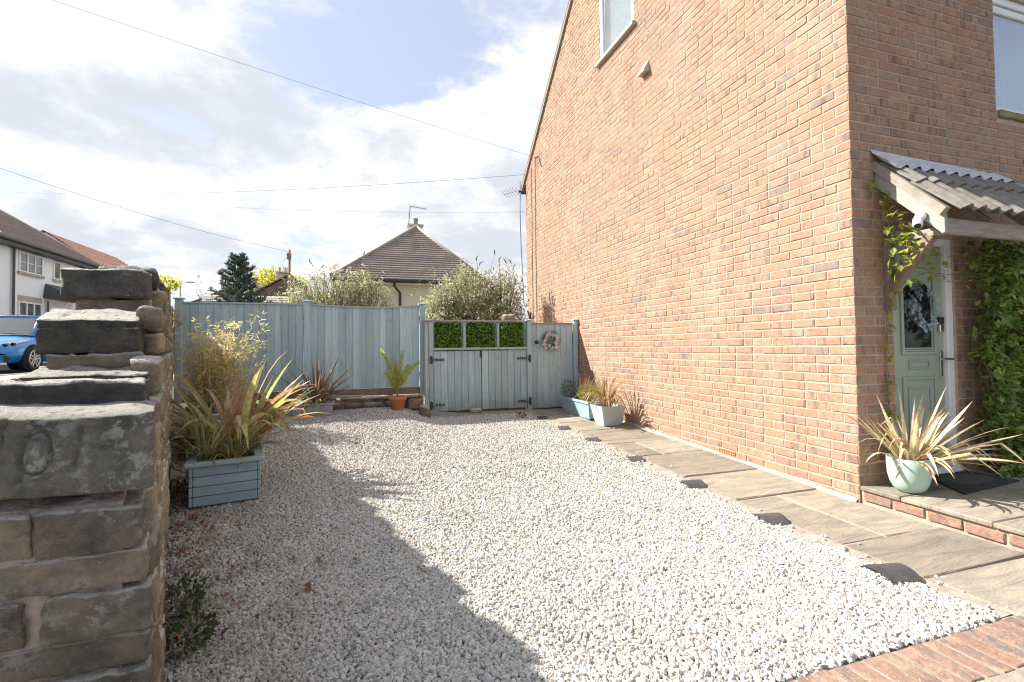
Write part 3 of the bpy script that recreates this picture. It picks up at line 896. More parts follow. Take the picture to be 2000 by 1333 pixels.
# front upper window
fw_ = MB(); yg = YC + .055
def fr2(mb, x0, x1, z0, z1, t=.03): mb.abox(x0, x1, yg - t, yg + t, z0, z1, .006)
fr2(fw_, WX0, WX0 + .012, WZ0 + .06, WZ1); fr2(fw_, WX1 - .06, WX1, WZ0, WZ1); fr2(fw_, WX0, WX1 - .062, WZ0, WZ0 + .05); fr2(fw_, WX0 + .014, WX1 - .062, WZ1 - .07, WZ1); fr2(fw_, WX0 + .014, WX1 - .062, WZ1 - .15, WZ1 - .085, .022)
fwo = fw_.build('window', M['white'], house)
q = MB(); q.abox(WX0 + .014, WX1 - .058, yg - .004, yg + .008, WZ0 + .052, WZ1 - .152, .002); q.build('pane', M['glass'], fwo)
M['moss'] = pm('mossy_sill', (.30, .22, .15), (.16, .15, .07), 14, .95, .8, 60, .006, var=.2)
s_ = MB()
for i in range(6): s_.abox(WX0 + .02 + i * .22, WX0 + .225 + i * .22, YC - .03, YC + .02, WZ0 - .07, WZ0 - .004, .008, U(0, 1), .003)
s_.build('sill', M['moss'], fwo)
M['curtain'] = pm('curtain', (.55, .57, .62), (.75, .77, .8), 3, .9, 0, stretch=(6, 1, .2), var=0)
cu = MB(); V = []; F = []
for i in range(40):
    x = WX0 + .30 + i * .024
    V += [(x, YC + .30 + .03 * math.sin(i * 1.1), WZ0), (x, YC + .30 + .03 * math.sin(i * 1.1), WZ1)]
for i in range(39): F.append((2 * i, 2 * i + 2, 2 * i + 3, 2 * i + 1))
cu.add(V, F).build('curtain', M['curtain'], fwo, smooth=True)
# extractor cowl high on the gable
cw = MB(); y, z = 5.50, 4.90
cw.add([(XC - .002, y - .075, z + .13), (XC - .002, y + .075, z + .13), (XC - .09, y + .085, z - .01), (XC - .09, y - .085, z - .01), (XC - .002, y - .085, z - .03), (XC - .002, y + .085, z - .03), (XC - .085, y + .08, z - .035), (XC - .085, y - .08, z - .035)],
       [(0, 1, 2, 3), (3, 2, 6, 7), (7, 6, 5, 4), (0, 3, 7, 4), (1, 5, 6, 2), (0, 4, 5, 1)])
cw.build('extractor_cowl', M['concrete'], house)
# door: outer frame, leaf with its mouldings, pane, handle
yd = YC + .075
df = MB()
df.abox(DX0, DX0 + .028, yd - .06, yd + .02, .20, DZ, .004); df.abox(DX1 - .075, DX1, yd - .06, yd + .02, .20, DZ, .004); df.abox(DX0 + .03, DX1 - .077, yd - .06, yd + .02, DZ - .06, DZ, .004); df.abox(DX0 - .01, DX1 + .01, yd - .09, yd + .03, .148, .198, .004)
df.build('door_frame', M['white'], house)
dl = MB(); lx0, lx1 = DX0 + .032, DX1 - .079
dl.abox(lx0, lx1, yd - .028, yd + .02, .204, DZ - .064, .004)
gx0, gx1, gz0_, gz1_ = 4.30, 4.615, 1.20, 1.76     # glazed light, arched at the head
def mould(mb, x0, x1, z0, z1, t=.022, pr=.012):
    y0, y1 = yd - .028 - pr, yd - .0278
    mb.abox(x0, x0 + t, y0, y1, z0, z1, .005); mb.abox(x1 - t, x1, y0, y1, z0, z1, .005); mb.abox(x0 + t, x1 - t, y0, y1, z0, z0 + t, .005); mb.abox(x0 + t, x1 - t, y0, y1, z1 - t, z1, .005)
dlo_ = dl.build('door', M['sage'], house)
mo = MB(); mould(mo, gx0 - .05, gx1 + .05, gz0_ - .06, gz1_ + .1, .026, .016); mould(mo, gx0 - .024, gx1 + .024, gz0_ - .032, gz0_ - .002, .012, .010)
mo.build('glazing_bead', M['sage'], dlo_)
mo = MB(); mould(mo, 4.335, 4.585, 1.02, 1.095, .014); mo.build('panel', M['sage'], dlo_)
mo = MB(); mould(mo, 4.255, 4.655, .36, .955, .022); mould(mo, 4.32, 4.59, .44, .87, .016, .01); mo.build('panel', M['sage'], dlo_)
P = [(gx0, yd - .031, gz0_), (gx1, yd - .031, gz0_)] + [(gx1 - (gx1 - gx0) * i / 12, yd - .031, gz1_ - .07 + .07 * math.sin(math.pi * i / 12)) for i in range(13)]
q = MB(); q.poly(P, (0, .006, 0)); q.build('pane', M['dglass'], dlo_)
h = MB(); h.abox(4.705, 4.735, yd - .040, yd - .029, .95, 1.17, .006); h.tube([(4.72, yd - .04, 1.10), (4.72, yd - .085, 1.10), (4.78, yd - .09, 1.098), (4.665, yd - .09, 1.103)], .008, 8); h.build('handle', M['chrome'], dlo_)
db = MB(); db.abox(4.69, 4.745, yd - .055, yd - .0285, 1.395, 1.455, .006); o = db.build('doorbell', M['iron'], house)
q = MB(); q.abox(4.692, 4.743, yd - .054, yd - .0285, 1.325, 1.393, .006); q.build('doorbell_plate', M['chrome'], o)
st = MB(); st.abox(DX0 - .06, DX1 + .12, YC - .045, YC + .03, .10, .1465, .01); st.build('threshold', M['concrete'], house)
# cables clipped to the gable, aerial on the far corner
cb = MB()
def cable_on(mb, y, z0, z1): mb.tube([(XC - .012, y, z0), (XC - .012, y + .012, (z0 + z1) / 2), (XC - .012, y, z1)], .006, 5)
cable_on(cb, 9.95, 1.3, 5.2); cable_on(cb, 9.72, 1.4, 5.35)
cb.tube([(XC - .03, 9.72, 5.35), (XC - .015, 9.5, 5.3), (XC - .012, 9.35, 5.02)], .007, 5)
cb.tube([(XC - .02, 9.9, 1.9), (XC - .06, 10.0, 2.0), (XC - .03, 10.1, 1.85), (XC - .05, 10.2, 2.05)], .018, 6)
cb.build('cable', M['iron'], house)
ae = thing('tv_aerial', 'silver television aerial bracketed to the far corner of the brick house', 'aerial', (XC - .15, 10.42, 4.8))
q = MB(); q.tube([(XC + .15, 10.40, 4.95), (XC - .05, 10.42, 4.80), (XC - .16, 10.42, 4.82)], .028, 6); q.build('bracket', M['iron'], ae)
q = MB(); q.tube([(XC - .12, 10.42, 4.35), (XC - .12, 10.42, 5.05)], .02, 6); q.build('mast', M['chrome'], ae)
q = MB(); q.tube([(XC - .12, 10.42, 4.85), (XC - .42, 10.75, 4.82)], .010, 5)
for i in range(6): c = Vector((XC - .16 - i * .05, 10.46 + i * .055, 4.85 - i * .005)); q.tube([c + Vector((.07, -.03, -.09)), c + Vector((-.07, .03, .09))], .006, 4)
q.build('element', M['chrome'], ae)
q = MB(); q.tube([(XC - .13, 10.43, 4.6), (XC - .11, 10.43, 3.6), (XC - .05, 10.43, 2.2)], .009, 5); q.build('lead', M['iron'], ae)

# ------------------------------------------------------------------ door step
stp = thing('door_step', 'raised door step of pale stone slabs on red brick riser', 'step', (4.6, 2.0, 0))
m = MB(); m.box(XC + .012, 6.6, .9, YC - .003, -.05, .108); m.build('core', M['fillet'], stp)
y = YC - .03
i = 0
while y > 1.0:
    m = MB(); m.cbox((XC + .012, y - .1, .066 + U(-.004, .004)), (.012, 0, 0), (0, .098, 0), (0, 0, .032), .008, U(0, 1), .003); m.build('brick', M['paver'], stp); y -= .215; i += 1
for (y0, y1) in ((2.46, 2.745), (1.935, 2.452), (1.3, 1.927), (.85, 1.292)):
    for (x0, x1) in ((XC - .012, 4.42), (4.428, 5.3), (5.308, 6.6)):
        m = MB(); m.abox(x0, x1, y0, y1, .110, .144 + U(-.001, .001), .006, U(0, 1), .002); m.build('paving_slab', M['slab'], stp)

# ------------------------------------------------------------------ fence, gates and the low wall they stand on
FY = 7.86
fence = thing('board_fence', 'blue green closeboard fence of two panels behind the potted plants', 'fence', (-.7, FY, .5))
def post(x, y, z0, z1, root, wd=.045, cap=True):
    m = MB(); m.abox(x - wd, x + wd, y - wd, y + wd, z0, z1, .006, U(0, 1)); o = m.build('post', M['paint'], root)
    if cap:
        c = MB(); c.add([(x - wd - .018, y - wd - .018, z1 + .001), (x + wd + .018, y - wd - .018, z1 + .001), (x + wd + .018, y + wd + .018, z1 + .001), (x - wd - .018, y + wd + .018, z1 + .001),
                         (x - wd - .018, y - wd - .018, z1 + .018), (x + wd + .018, y - wd - .018, z1 + .018), (x + wd + .018, y + wd + .018, z1 + .018), (x - wd - .018, y + wd + .018, z1 + .018), (x, y, z1 + .032)],
                        [(0, 3, 2, 1), (0, 1, 5, 4), (1, 2, 6, 5), (2, 3, 7, 6), (3, 0, 4, 7), (4, 5, 8), (5, 6, 8), (6, 7, 8), (7, 4, 8)], .3)
        c.build('post_cap', M['paint'], o)
    return o
def boards(x0, x1, y, z0, z1, n, root, sag=0.0, wob=.004):
    wdt = (x1 - x0) / n
    for i in range(n):
        a, b_ = x0 + i * wdt, x0 + (i + 1) * wdt
        zt = z1 - sag * math.sin(math.pi * (i + .5) / n)
        m = MB(); t = U(-.003, .003)
        V = [(a - .008, y - .014 + t, z0), (b_ - .004, y - .003 + t, z0), (b_ - .004, y + .008, z0), (a - .008, y + .008, z0),
             (a - .008 + U(-.002, .002), y - .014 + t + U(-wob, wob), zt), (b_ - .004, y - .003 + t, zt), (b_ - .004, y + .008, zt), (a - .008, y + .008, zt)]
        m.add(V, [(0, 3, 2, 1), (4, 5, 6, 7), (0, 1, 5, 4), (1, 2, 6, 5), (2, 3, 7, 6), (3, 0, 4, 7)], U(0, 1)).build('board', M['paint'], root)
for x, zt in ((-2.40, 1.965), (-.735, 1.955), (.985, 1.94)): post(x, FY, .5, zt, fence)
for (a, b_, zt, sg) in ((-2.352, -.783, 1.905, .0), (-.687, .937, 1.905, .035)):
    boards(a + .008, b_, FY - .01, .62, zt, 16, fence, sg)
    m = MB(); n_ = 8; V = []
    for i in range(n_ + 1):
        t = i / n_; x = a + (b_ - a) * t; z = zt - sg * math.sin(math.pi * t)
        V += [(x, FY - .042, z + .002), (x, FY + .03, z + .002), (x, FY + .03, z + .024), (x, FY - .042, z + .024)]
    F = []
    for i in range(n_):
        for q in range(4): F.append((4 * i + q, 4 * i + (q + 1) % 4, 4 * i + 4 + (q + 1) % 4, 4 * i + 4 + q))
    m.add(V, F, .8).build('capping_rail', M['paint'], fence)
    for z in (.8, 1.7):
        m = MB(); m.abox(a, b_, FY + .009, FY + .05, z, z + .06, .004); m.build('rail', M['bwood'], fence)
    m = MB(); m.abox(a, b_, FY - .022, FY + .012, .505, .617, .004, .3); m.build('gravel_board', M['bwood'], fence)
# low retaining wall of stone and one red brick block, under the fence
lw = thing('low_retaining_wall', 'low rough stone wall with flat coping under the fence', 'wall', (-.7, 7.8, .28))
m = MB(); m.box(-2.3, .985, 7.78, 8.0, .1, .455); m.build('mortar_core', M['mortar2'], lw)
x = -2.3
while x < .70:
    L = U(.24, .42); L = min(L, .715 - x)
    if L < .08: break
    zz = .20
    for h in (U(.10, .13), .1):
        m = MB(); stone_geo(m, (x + L / 2, 7.80, zz + h / 2), (L / 2 - .008, .055, h / 2 - .005), R.randint(0, 999), 6, .010, (3, 1, 2), U(0, 1)); m.build('stone', M['rubble'], lw, smooth=True)
        zz += h + .004
    x += L
m = MB(); m.cbox((.86, 7.79, .365), (.115, .006, .002), (-.004, .07, 0), (0, 0, .082), .008, .1, .004); m.build('brick', M['paver'], lw)
x = -2.3
while x < .98:
    L = min(U(.5, .9), .985 - x)
    m = MB(); stone_geo(m, (x + L / 2, 7.84, .478), (L / 2 - .004, .125, .021), R.randint(0, 999), 9, .007, (5, 2, 1), U(0, 1)); m.build('coping_stone', M['rubble'], lw, smooth=True); x += L
m = MB(); m.tube([(-.55, 7.78, .52), (-.2, 7.77, .515), (.05, 7.765, .512)], [.016, .02, .017], 7); tag(m.build('wooden_stick', M['gwood']), 'pale wooden stick lying on the coping behind grey trough', 'stick')
# double doors
GY = 7.74
gate = thing('double_gate', 'low blue green double timber doors with black strap hinges', 'gate', (1.9, GY, .18))
post(2.765, GY - .01, .16, 1.68, gate, .038); post(1.035, GY + .02, .2, 1.655, gate, .026, False)
m = MB(); m.abox(.99, 1.005, GY - .02, GY + .02, .5, 1.66, .003); m.build('jamb', M['gwood'], gate)
post(1.105, GY, .22, 1.655, gate, .036, False)
m = MB(); m.abox(.98, 2.725, GY - .045, GY + .05, 1.660, 1.685, .004); m.build('top_rail', M['gwood'], gate)
m = MB(); m.abox(1.075, 2.725, GY + .031, GY + .045, .08, 1.20, .003); m.build('gap_blocker', M['bwood'], gate)  # added dark board, keeps light out of the door seams and bottom gap
m = MB(); m.abox(1.10, 2.80, GY + .075, GY + .09, 1.237, 1.658, .003); m.build('back_panel', M['paint'], gate)
m = MB(); m.abox(1.075, 2.725, GY - .05, GY + .03, 1.205, 1.235, .005); m.build('ledge', M['paint'], gate)
for x in (1.655, 2.225):
    m = MB(); m.abox(x - .022, x + .022, GY - .005, GY + .03, 1.237, 1.658, .004); m.build('mullion', M['paint'], gate)
for (a, b_, sw) in ((1.148, 1.93, 1), (1.938, 2.722, -1)):
    leaf_ = MB(); leaf_.abox(a + .02, b_ - .02, GY + .001, GY + .03, .27, .36, .004); leaf_.build('ledger', M['bwood'], gate)
    n_ = 7; wdt = (b_ - a) / n_
    for i in range(n_):
        m = MB(); z0 = .215 + U(-.006, .006); z1 = 1.185 + U(-.004, .003)
        m.abox(a + i * wdt + .002, a + (i + 1) * wdt - .002, GY - .016 + U(-.002, .002), GY, z0, z1, .004, U(0, 1)); m.build('board', M['paint'], gate)
def hinge(x, z, sgn, root):
    m = MB(); m.abox(x - .019, x + .019, GY - .060, GY - .048, z - .062, z + .062, .002); m.tube([(x + sgn * .022, GY - .052, z - .03), (x + sgn * .022, GY - .052, z + .03)], .009, 7)
    P = [(x + sgn * .025, GY - .030, z - .022), (x + sgn * .16, GY - .030, z - .015), (x + sgn * .205, GY - .030, z - .018), (x + sgn * .215, GY - .030, z), (x + sgn * .205, GY - .030, z + .018), (x + sgn * .16, GY - .030, z + .015), (x + sgn * .025, GY - .030, z + .022)]
    m.poly(P, (0, .010, 0)); o = m.build('strap_hinge', M['iron'], root)
    b_ = MB()
    for d in (.06, .11, .17): b_.lathe((x + sgn * d, GY - .036, z), [(.001, 0)], 3, closed=False); b_.abox(x + sgn * d - .006, x + sgn * d + .006, GY - .034, GY - .0305, z - .006, z + .006, .002)
    b_.build('bolt_head', M['chrome'], o)
for x, sgn in ((1.10, 1), (2.765, -1)):
    for z in (1.045, .325): hinge(x, z, sgn, gate)
m = MB(); m.abox(1.905, 1.935, GY - .030, GY - .017, 1.07, 1.19, .004); m.abox(1.9, 1.94, GY - .04, GY - .031, 1.09, 1.12, .003); m.build('latch', M['iron'], gate)
# side gate against the gable
sg = thing('side_gate', 'narrow blue green board gate against the brick gable', 'gate', (3.2, GY, .18))
post(3.632, GY - .02, .17, 1.69, sg, .036)
m = MB(); m.abox(2.82, 3.68, GY + .062, GY + .075, .15, 1.5, .003); m.build('gap_blocker', M['bwood'], sg)  # added dark board, hides the bright ground behind the side gate
boards(2.822, 3.59, GY + .012, .190, 1.625, 7, sg, 0, .002)
m = MB(); m.abox(2.808, 3.594, GY - .025, GY + .04, 1.627, 1.650, .004); m.build('capping_rail', M['gwood'], sg)
for z in (.35, 1.45):
    m = MB(); m.abox(2.82, 3.59, GY + .021, GY + .06, z, z + .07, .004); m.build('rail', M['bwood'], sg)
m = MB(); m.lathe((0, 0, 0), [(.03, 0), (.03, .006), (.012, .008), (.012, .03), (.026, .038), (.028, .05), (.018, .06), (.002, .062)], 14)
m.v = [(2.90 + a, GY - .008 - c, 1.315 + b_) for a, b_, c in m.v]
m.build('knob', M['iron'], sg, smooth=True)
# three panels of clipped artificial box leaf set in the openings above the doors
M['box'] = leafmat('box_leaf', [(0, (.11, .19, .035)), (.4, (.165, .28, .05)), (.75, (.24, .36, .065)), (1, (.34, .44, .09))], trans=.3)
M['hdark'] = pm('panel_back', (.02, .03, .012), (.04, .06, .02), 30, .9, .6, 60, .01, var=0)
for i, (x0, x1, wd) in enumerate(((1.175, 1.61, 'left opening by the fence end'), (1.70, 2.18, 'middle opening'), (2.27, 2.68, 'right opening next to the side gate'))):
    hp = thing('faux_hedge', 'square artificial leaf panel filling the ' + wd + ' above the doors', 'hedge panel', ((x0 + x1) / 2, GY + .05, 1.24), 'leaf panels above the double doors')
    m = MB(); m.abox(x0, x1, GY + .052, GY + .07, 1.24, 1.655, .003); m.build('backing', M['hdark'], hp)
    m = MB()
    for q in range(620):
        c = Vector((U(x0, x1), GY + .045 - abs(R.gauss(0, .028)), U(1.242, 1.65)))
        d = (rdir() + Vector((0, -.9, .15))).normalized()
        leaf_quad(m, c, d, rdir() + Vector((0, 0, .6)), U(.035, .055), U(.024, .034), U(0, 1))
    m.build('foliage', M['box'], hp, kind='stuff')
# wreath of silk flowers on the side gate
M['petal'] = leafmat('petals', [(0, (.62, .46, .50)), (.25, (.72, .66, .64)), (.6, (.70, .68, .58)), (1, (.62, .54, .57))], trans=.3)
M['greyleaf'] = leafmat('grey_leaf', [(0, (.12, .16, .10)), (.5, (.20, .25, .17)), (1, (.30, .33, .25))], trans=.25)
wr = thing('flower_wreath', 'round wreath of pink and cream flowers hanging on the side gate', 'wreath', (3.14, GY - .03, 1.36))
m = MB(); c0 = Vector((3.145, GY - .035, 1.345)); m.tube([c0 + Vector((.115 * math.cos(t * .3142), 0, .115 * math.sin(t * .3142))) for t in range(21)], .022, 6); m.build('ring', M['bwood'], wr)
m = MB()
for q in range(420):
    t = U(0, 6.283); r_ = .112 + R.gauss(0, .032); c = c0 + Vector((r_ * math.cos(t), -.012 - U(0, .025), r_ * math.sin(t)))
    leaf_quad(m, c, rdir() + Vector((math.cos(t) * .5, -.5, math.sin(t) * .5)), rdir(), U(.03, .055), U(.012, .022), U(0, 1))
m.build('foliage', M['greyleaf'], wr, kind='stuff')
for q in range(20):
    t = 6.283 * q / 20 + U(-.15, .15); r_ = .12 + R.gauss(0, .02); c = c0 + Vector((r_ * math.cos(t), -.045, r_ * math.sin(t))); m = MB()
    for p in range(9):
        a = p * 2.4; l_ = .016 + .0026 * p
        leaf_quad(m, c, Vector((math.cos(a), -.75 + .05 * p, math.sin(a))), Vector((0, -1, .1)), l_ * 1.3, l_ * 1.1, (q * .37) % 1)
    m.build('flower', M['petal'], wr)
# loose stones
def rock(name, lab, c, h, seed, mat, amp=.02, cat='stone'):
    m = MB(); stone_geo(m, c, h, seed, 3.5, amp, (5, 4, 4), U(0, 1)); tag(m.build(name, M[mat], smooth=True), lab, cat)
rock('loose_stone', 'small pale stone holding the double doors shut', (1.80, 7.60, .215), (.10, .05, .045), 3, 'rubble')
rock('loose_stone', 'rough dark stone standing at the end of low wall by the gate', (.945, 7.35, .27), (.085, .10, .11), 8, 'stone', .03)
rock('loose_stone', 'stone lying on the top rail above the right hedge panel', (2.45, 7.90, 1.73), (.11, .06, .075), 12, 'rubble', .03)

# ------------------------------------------------------------------ pots and plants
def leaves(root, base, n, L, W, mat, el=(.5, 1.4), droop=(.5, 1.6), az=None, rad=.07, nm='leaf', seed=None, nseg=7, fold=.25, kinkp=.1, asm=None, basew=.45):
    if seed is not None: R.seed(seed)
    for i in range(n):
        a = U(0, 6.283) if az is None else R.gauss(az[0], az[1])
        e = U(*el)
        p = Vector(base) + Vector((math.cos(a) * U(0, rad), math.sin(a) * U(0, rad), U(-.02, .02)))
        m = MB()
        ribbon(m, p, a, e, U(*L), U(*W), U(*droop), nseg, fold, U(-.9, .9), U(0, 1), U(.45, .75) if R.random() < kinkp else None, basew)
        m.build(nm, M[mat], root)
M['phor_b'] = leafmat('bronze_flax', [(0, (.20, .17, .10)), (.2, (.34, .20, .13)), (.4, (.26, .28, .13)), (.55, (.44, .21, .12)), (.68, (.42, .29, .24)), (.84, (.33, .35, .17)), (1, (.56, .43, .37))], edge=(.36, .21, .15), trans=.38, rough=.35, spec=.5, along=(.30, .20, .11))
M['phor_y'] = leafmat('yellow_flax', [(0, (.31, .33, .13)), (.5, (.44, .43, .17)), (1, (.38, .31, .15))], edge=(.44, .39, .18), trans=.42, rough=.38, spec=.5)
M['phor_p'] = leafmat('pink_flax', [(0, (.58, .55, .31)), (.3, (.70, .66, .42)), (.55, (.48, .50, .22)), (.75, (.68, .56, .46)), (1, (.60, .57, .28))], edge=(.62, .40, .33), trans=.25, rough=.38, spec=.5, along=(.46, .31, .17))
M['phor_d'] = leafmat('dark_flax', [(0, (.13, .08, .07)), (.4, (.21, .14, .10)), (.75, (.18, .16, .09)), (1, (.36, .25, .11))], edge=(.22, .12, .08), trans=.35, rough=.4)
M['straw'] = leafmat('straw_leaf', [(0, (.34, .24, .12)), (.4, (.46, .36, .22)), (.75, (.27, .17, .09)), (1, (.52, .42, .27))], edge=(.40, .26, .15), trans=.28, rough=.5)
M['sedge'] = leafmat('sedge', [(0, (.20, .23, .08)), (.5, (.28, .30, .12)), (1, (.38, .35, .17))], edge=(.36, .35, .17), trans=.35)
# large painted timber planters by the old wall
def timber_planter(cx_, cy_, lx, ly, z0, hh, label, lean=.0, rot=0.0):
    t = thing('timber_planter', label, 'planter', (cx_, cy_, z0), 'blue painted timber planters by the stone wall')
    nb = 4; bh = (hh - .01) / nb
    for s_ in (-1, 1):
        for i in range(nb):
            za, zb = z0 + .012 + i * bh, z0 + .012 + (i + 1) * bh - .005
            sh_ = lambda z: lean * (z - z0)
            m = MB(); m.cbox((cx_ + sh_(za), cy_ + s_ * (ly / 2 - .012), (za + zb) / 2), (lx / 2 - .026, 0, 0), (0, .012, 0), (0, 0, (zb - za) / 2), .004, U(0, 1)); m.build('board', M['paint2'], t)
            m = MB(); m.cbox((cx_ + s_ * (lx / 2 - .012) + sh_(za), cy_, (za + zb) / 2), (.012, 0, 0), (0, ly / 2 - .001, 0), (0, 0, (zb - za) / 2), .004, U(0, 1)); m.build('board', M['paint2'], t)
    zt = z0 + hh; o_ = .028; sx_ = lean * hh
    for (x0, x1, y0, y1) in ((-lx / 2 - o_, lx / 2 + o_, -ly / 2 - o_, -ly / 2 + .045), (-lx / 2 - o_, lx / 2 + o_, ly / 2 - .045, ly / 2 + o_), (-lx / 2 - o_, -lx / 2 + .045, -ly / 2 + .047, ly / 2 - .047), (lx / 2 - .045, lx / 2 + o_, -ly / 2 + .047, ly / 2 - .047)):
        m = MB(); m.abox(cx_ + x0 + sx_, cx_ + x1 + sx_, cy_ + y0, cy_ + y1, zt + .001, zt + .036, .009, .5); m.build('rim', M['paint2'], t)
    m = MB(); m.box(cx_ - lx / 2 + .03, cx_ + lx / 2 - .03, cy_ - ly / 2 + .03, cy_ + ly / 2 - .03, z0 + .05, zt - .03); m.build('soil', M['soil'], t)
    t.rotation_euler.z = rot
    return t
PZ = gz(-1.0, 4.5) + .004
timber_planter(-1.065, 4.64, .475, .90, PZ, .305, 'large blue slatted timber planter in the shade of the stone wall', .0, .21)
timber_planter(-1.50, 5.95, .46, .62, gz(-1.4, 5.9) + .003, .33, 'blue timber planter half hidden behind the larger flax planter', 0, .25)
fx = thing('flax_plant', 'big bronze and green flax with broad arching leaves in front planter', 'plant', (-.98, 4.66, PZ + .3))
leaves(fx, (-1.06, 4.78, PZ + .28), 27, (.65, 1.0), (.055, .09), 'phor_b', (.75, 1.45), (.6, 2.2), seed=11, rad=.13, kinkp=.3)
leaves(fx, (-1.02, 4.76, PZ + .28), 26, (.5, .84), (.05, .085), 'phor_b', (.45, 1.3), (.6, 2.4), (-.3, 1.1), rad=.13, kinkp=.3)
leaves(fx, (-1.0, 4.76, PZ + .28), 15, (.65, .92), (.035, .06), 'phor_y', (.65, 1.2), (.4, 1.2), (.35, .45), rad=.1, kinkp=.05)
leaves(fx, (-1.13, 4.72, PZ + .28), 18, (.6, .85), (.05, .08), 'phor_b', (.45, 1.1), (.6, 1.6), (3.6, .5), rad=.1, kinkp=.2)
leaves(fx, (-1.02, 4.72, PZ + .28), 14, (.75, 1.0), (.05, .075), 'phor_y', (.6, 1.2), (1.2, 2.6), (.2, 1.6), rad=.12, kinkp=.3)
sd = thing('sedge_tuft', 'tuft of thin striped green sedge at the front edge of timber planter', 'plant', (-1.13, 4.38, PZ + .32))
leaves(sd, (-1.15, 4.40, PZ + .29), 60, (.32, .55), (.010, .018), 'sedge', (.5, 1.45), (1.0, 2.4), seed=12, rad=.10, fold=.3, kinkp=0)
leaves(sd, (-1.16, 4.36, PZ + .30), 14, (.4, .6), (.018, .03), 'sedge', (.8, 1.4), (.5, 1.6), rad=.07, fold=.3, kinkp=0)
leaves(sd, (-.97, 4.40, PZ + .29), 44, (.3, .5), (.008, .014), 'sedge', (.4, 1.3), (1.2, 2.6), rad=.10, fold=.3, kinkp=0)
# golden bamboo
M['bamboo'] = leafmat('bamboo_leaf', [(0, (.42, .36, .17)), (.4, (.58, .49, .25)), (.7, (.66, .56, .33)), (1, (.48, .47, .22))], trans=.5)
bm = thing('bamboo_plant', 'feathery golden bamboo against the fence behind the flax', 'plant', (-1.75, 6.75, gz(-1.7, 6.7)))
R.seed(21); st_ = MB(); fo = MB(); zb = gz(-1.7, 6.7)
for q in range(60):
    a = U(0, 6.283); r_ = U(0, .24); p = Vector((-1.72 + r_ * math.cos(a) * 1.4, 6.78 + r_ * math.sin(a), zb))
    lean_ = Vector((max(-.3, min(.26, R.gauss(.02, .17))), R.gauss(0, .10), 1)); hgt = U(.85, 1.46); pts_ = [p + lean_ * (hgt * i / 5) + Vector((0, 0, -.06 * (i / 5) ** 2 * abs(lean_.x))) for i in range(6)]
    st_.tube(pts_, [.007, .006, .005, .004, .003, .002], 5)
    for i in range(int(34 * hgt)):
        t = U(.28, 1.0); b_ = p + lean_ * (hgt * t); d = Vector((R.gauss(0, 1), R.gauss(0, 1), U(-.2, .5))).normalized()
        e = b_ + d * U(.02, .11); 
        for k_ in range(3): leaf_quad(fo, e, (d + rdir() * .8 + Vector((0, 0, -.1))), rdir() + Vector((0, 0, 1)), U(.05, .10), U(.008, .014), U(0, 1), .15)
st_.build('stem', M['gwood'], bm); fo.build('foliage', M['bamboo'], bm, kind='stuff')
# grey ribbed plastic trough with bronze flax
M['gplastic'] = pm('grey_plastic', (.33, .335, .355), (.39, .395, .415), 3, .5, 0, var=0, spec=.4)
tz = gz(-.6, 7.3) + .004
tr = thing('plastic_trough', 'grey ribbed plastic trough below the fence post', 'planter', (-.66, 7.42, tz))
m = MB(); x0, x1, y0, y1 = -.89, -.35, 7.26, 7.50; V = []; F = []; ribs = []
nr = 26
for z_, gsc in ((tz, 0.86), (tz + .155, 1.0)):
    ring = []
    cx_, cy_ = (x0 + x1) / 2, (y0 + y1) / 2
    for i in range(nr * 2 + 1): ring.append((cx_ + ((x0 + (x1 - x0) * i / (nr * 2)) - cx_) * (.93 + .07 * (gsc == 1.0)), cy_ + (y0 - cy_) * gsc - (.004 if i % 2 else 0), z_))
    ring += [(cx_ + (x1 - cx_) * (.93 + .07 * (gsc == 1.0)), cy_ + (y1 - cy_) * gsc, z_), (cx_ + (x0 - cx_) * (.93 + .07 * (gsc == 1.0)), cy_ + (y1 - cy_) * gsc, z_)]
    V += ring
n_ = nr * 2 + 3
F = [(i, (i + 1) % n_, n_ + (i + 1) % n_, n_ + i) for i in range(n_)] + [tuple(range(n_ - 1, -1, -1))]
m.add(V, F).build('body', M['gplastic'], tr)
m = MB()
for a in ((x0 - .02, x1 + .02, y0 - .018, y0 + .008), (x0 - .02, x1 + .02, y1 - .008, y1 + .018), (x0 - .02, x0 + .008, y0 + .009, y1 - .009), (x1 - .008, x1 + .02, y0 + .009, y1 - .009)): m.abox(*a, tz + .150, tz + .182, .006)
m.build('rim', M['gplastic'], tr)
m = MB(); m.box(x0 + .03, x1 - .03, y0 + .03, y1 - .03, tz + .05, tz + .135); m.build('soil', M['soil'], tr)
fd = thing('flax_plant', 'bronze flax with stiff dark leaves growing in the grey trough', 'plant', (-.64, 7.42, tz + .13))
leaves(fd, (-.57, 7.38, tz + .12), 42, (.45, .80), (.022, .042), 'phor_d', (.7, 1.5), (.1, .7), seed=31, rad=.09, kinkp=.04, nseg=6)
leaves(fd, (-.62, 7.37, tz + .12), 24, (.4, .65), (.022, .04), 'phor_d', (.2, .9), (.6, 1.7), rad=.1, nseg=6)
leaves(fd, (-.60, 7.34, tz + .12), 9, (.35, .6), (.022, .04), 'straw', (.3, 1.0), (.8, 2.0), (-1.7, .8), rad=.08, nseg=6)
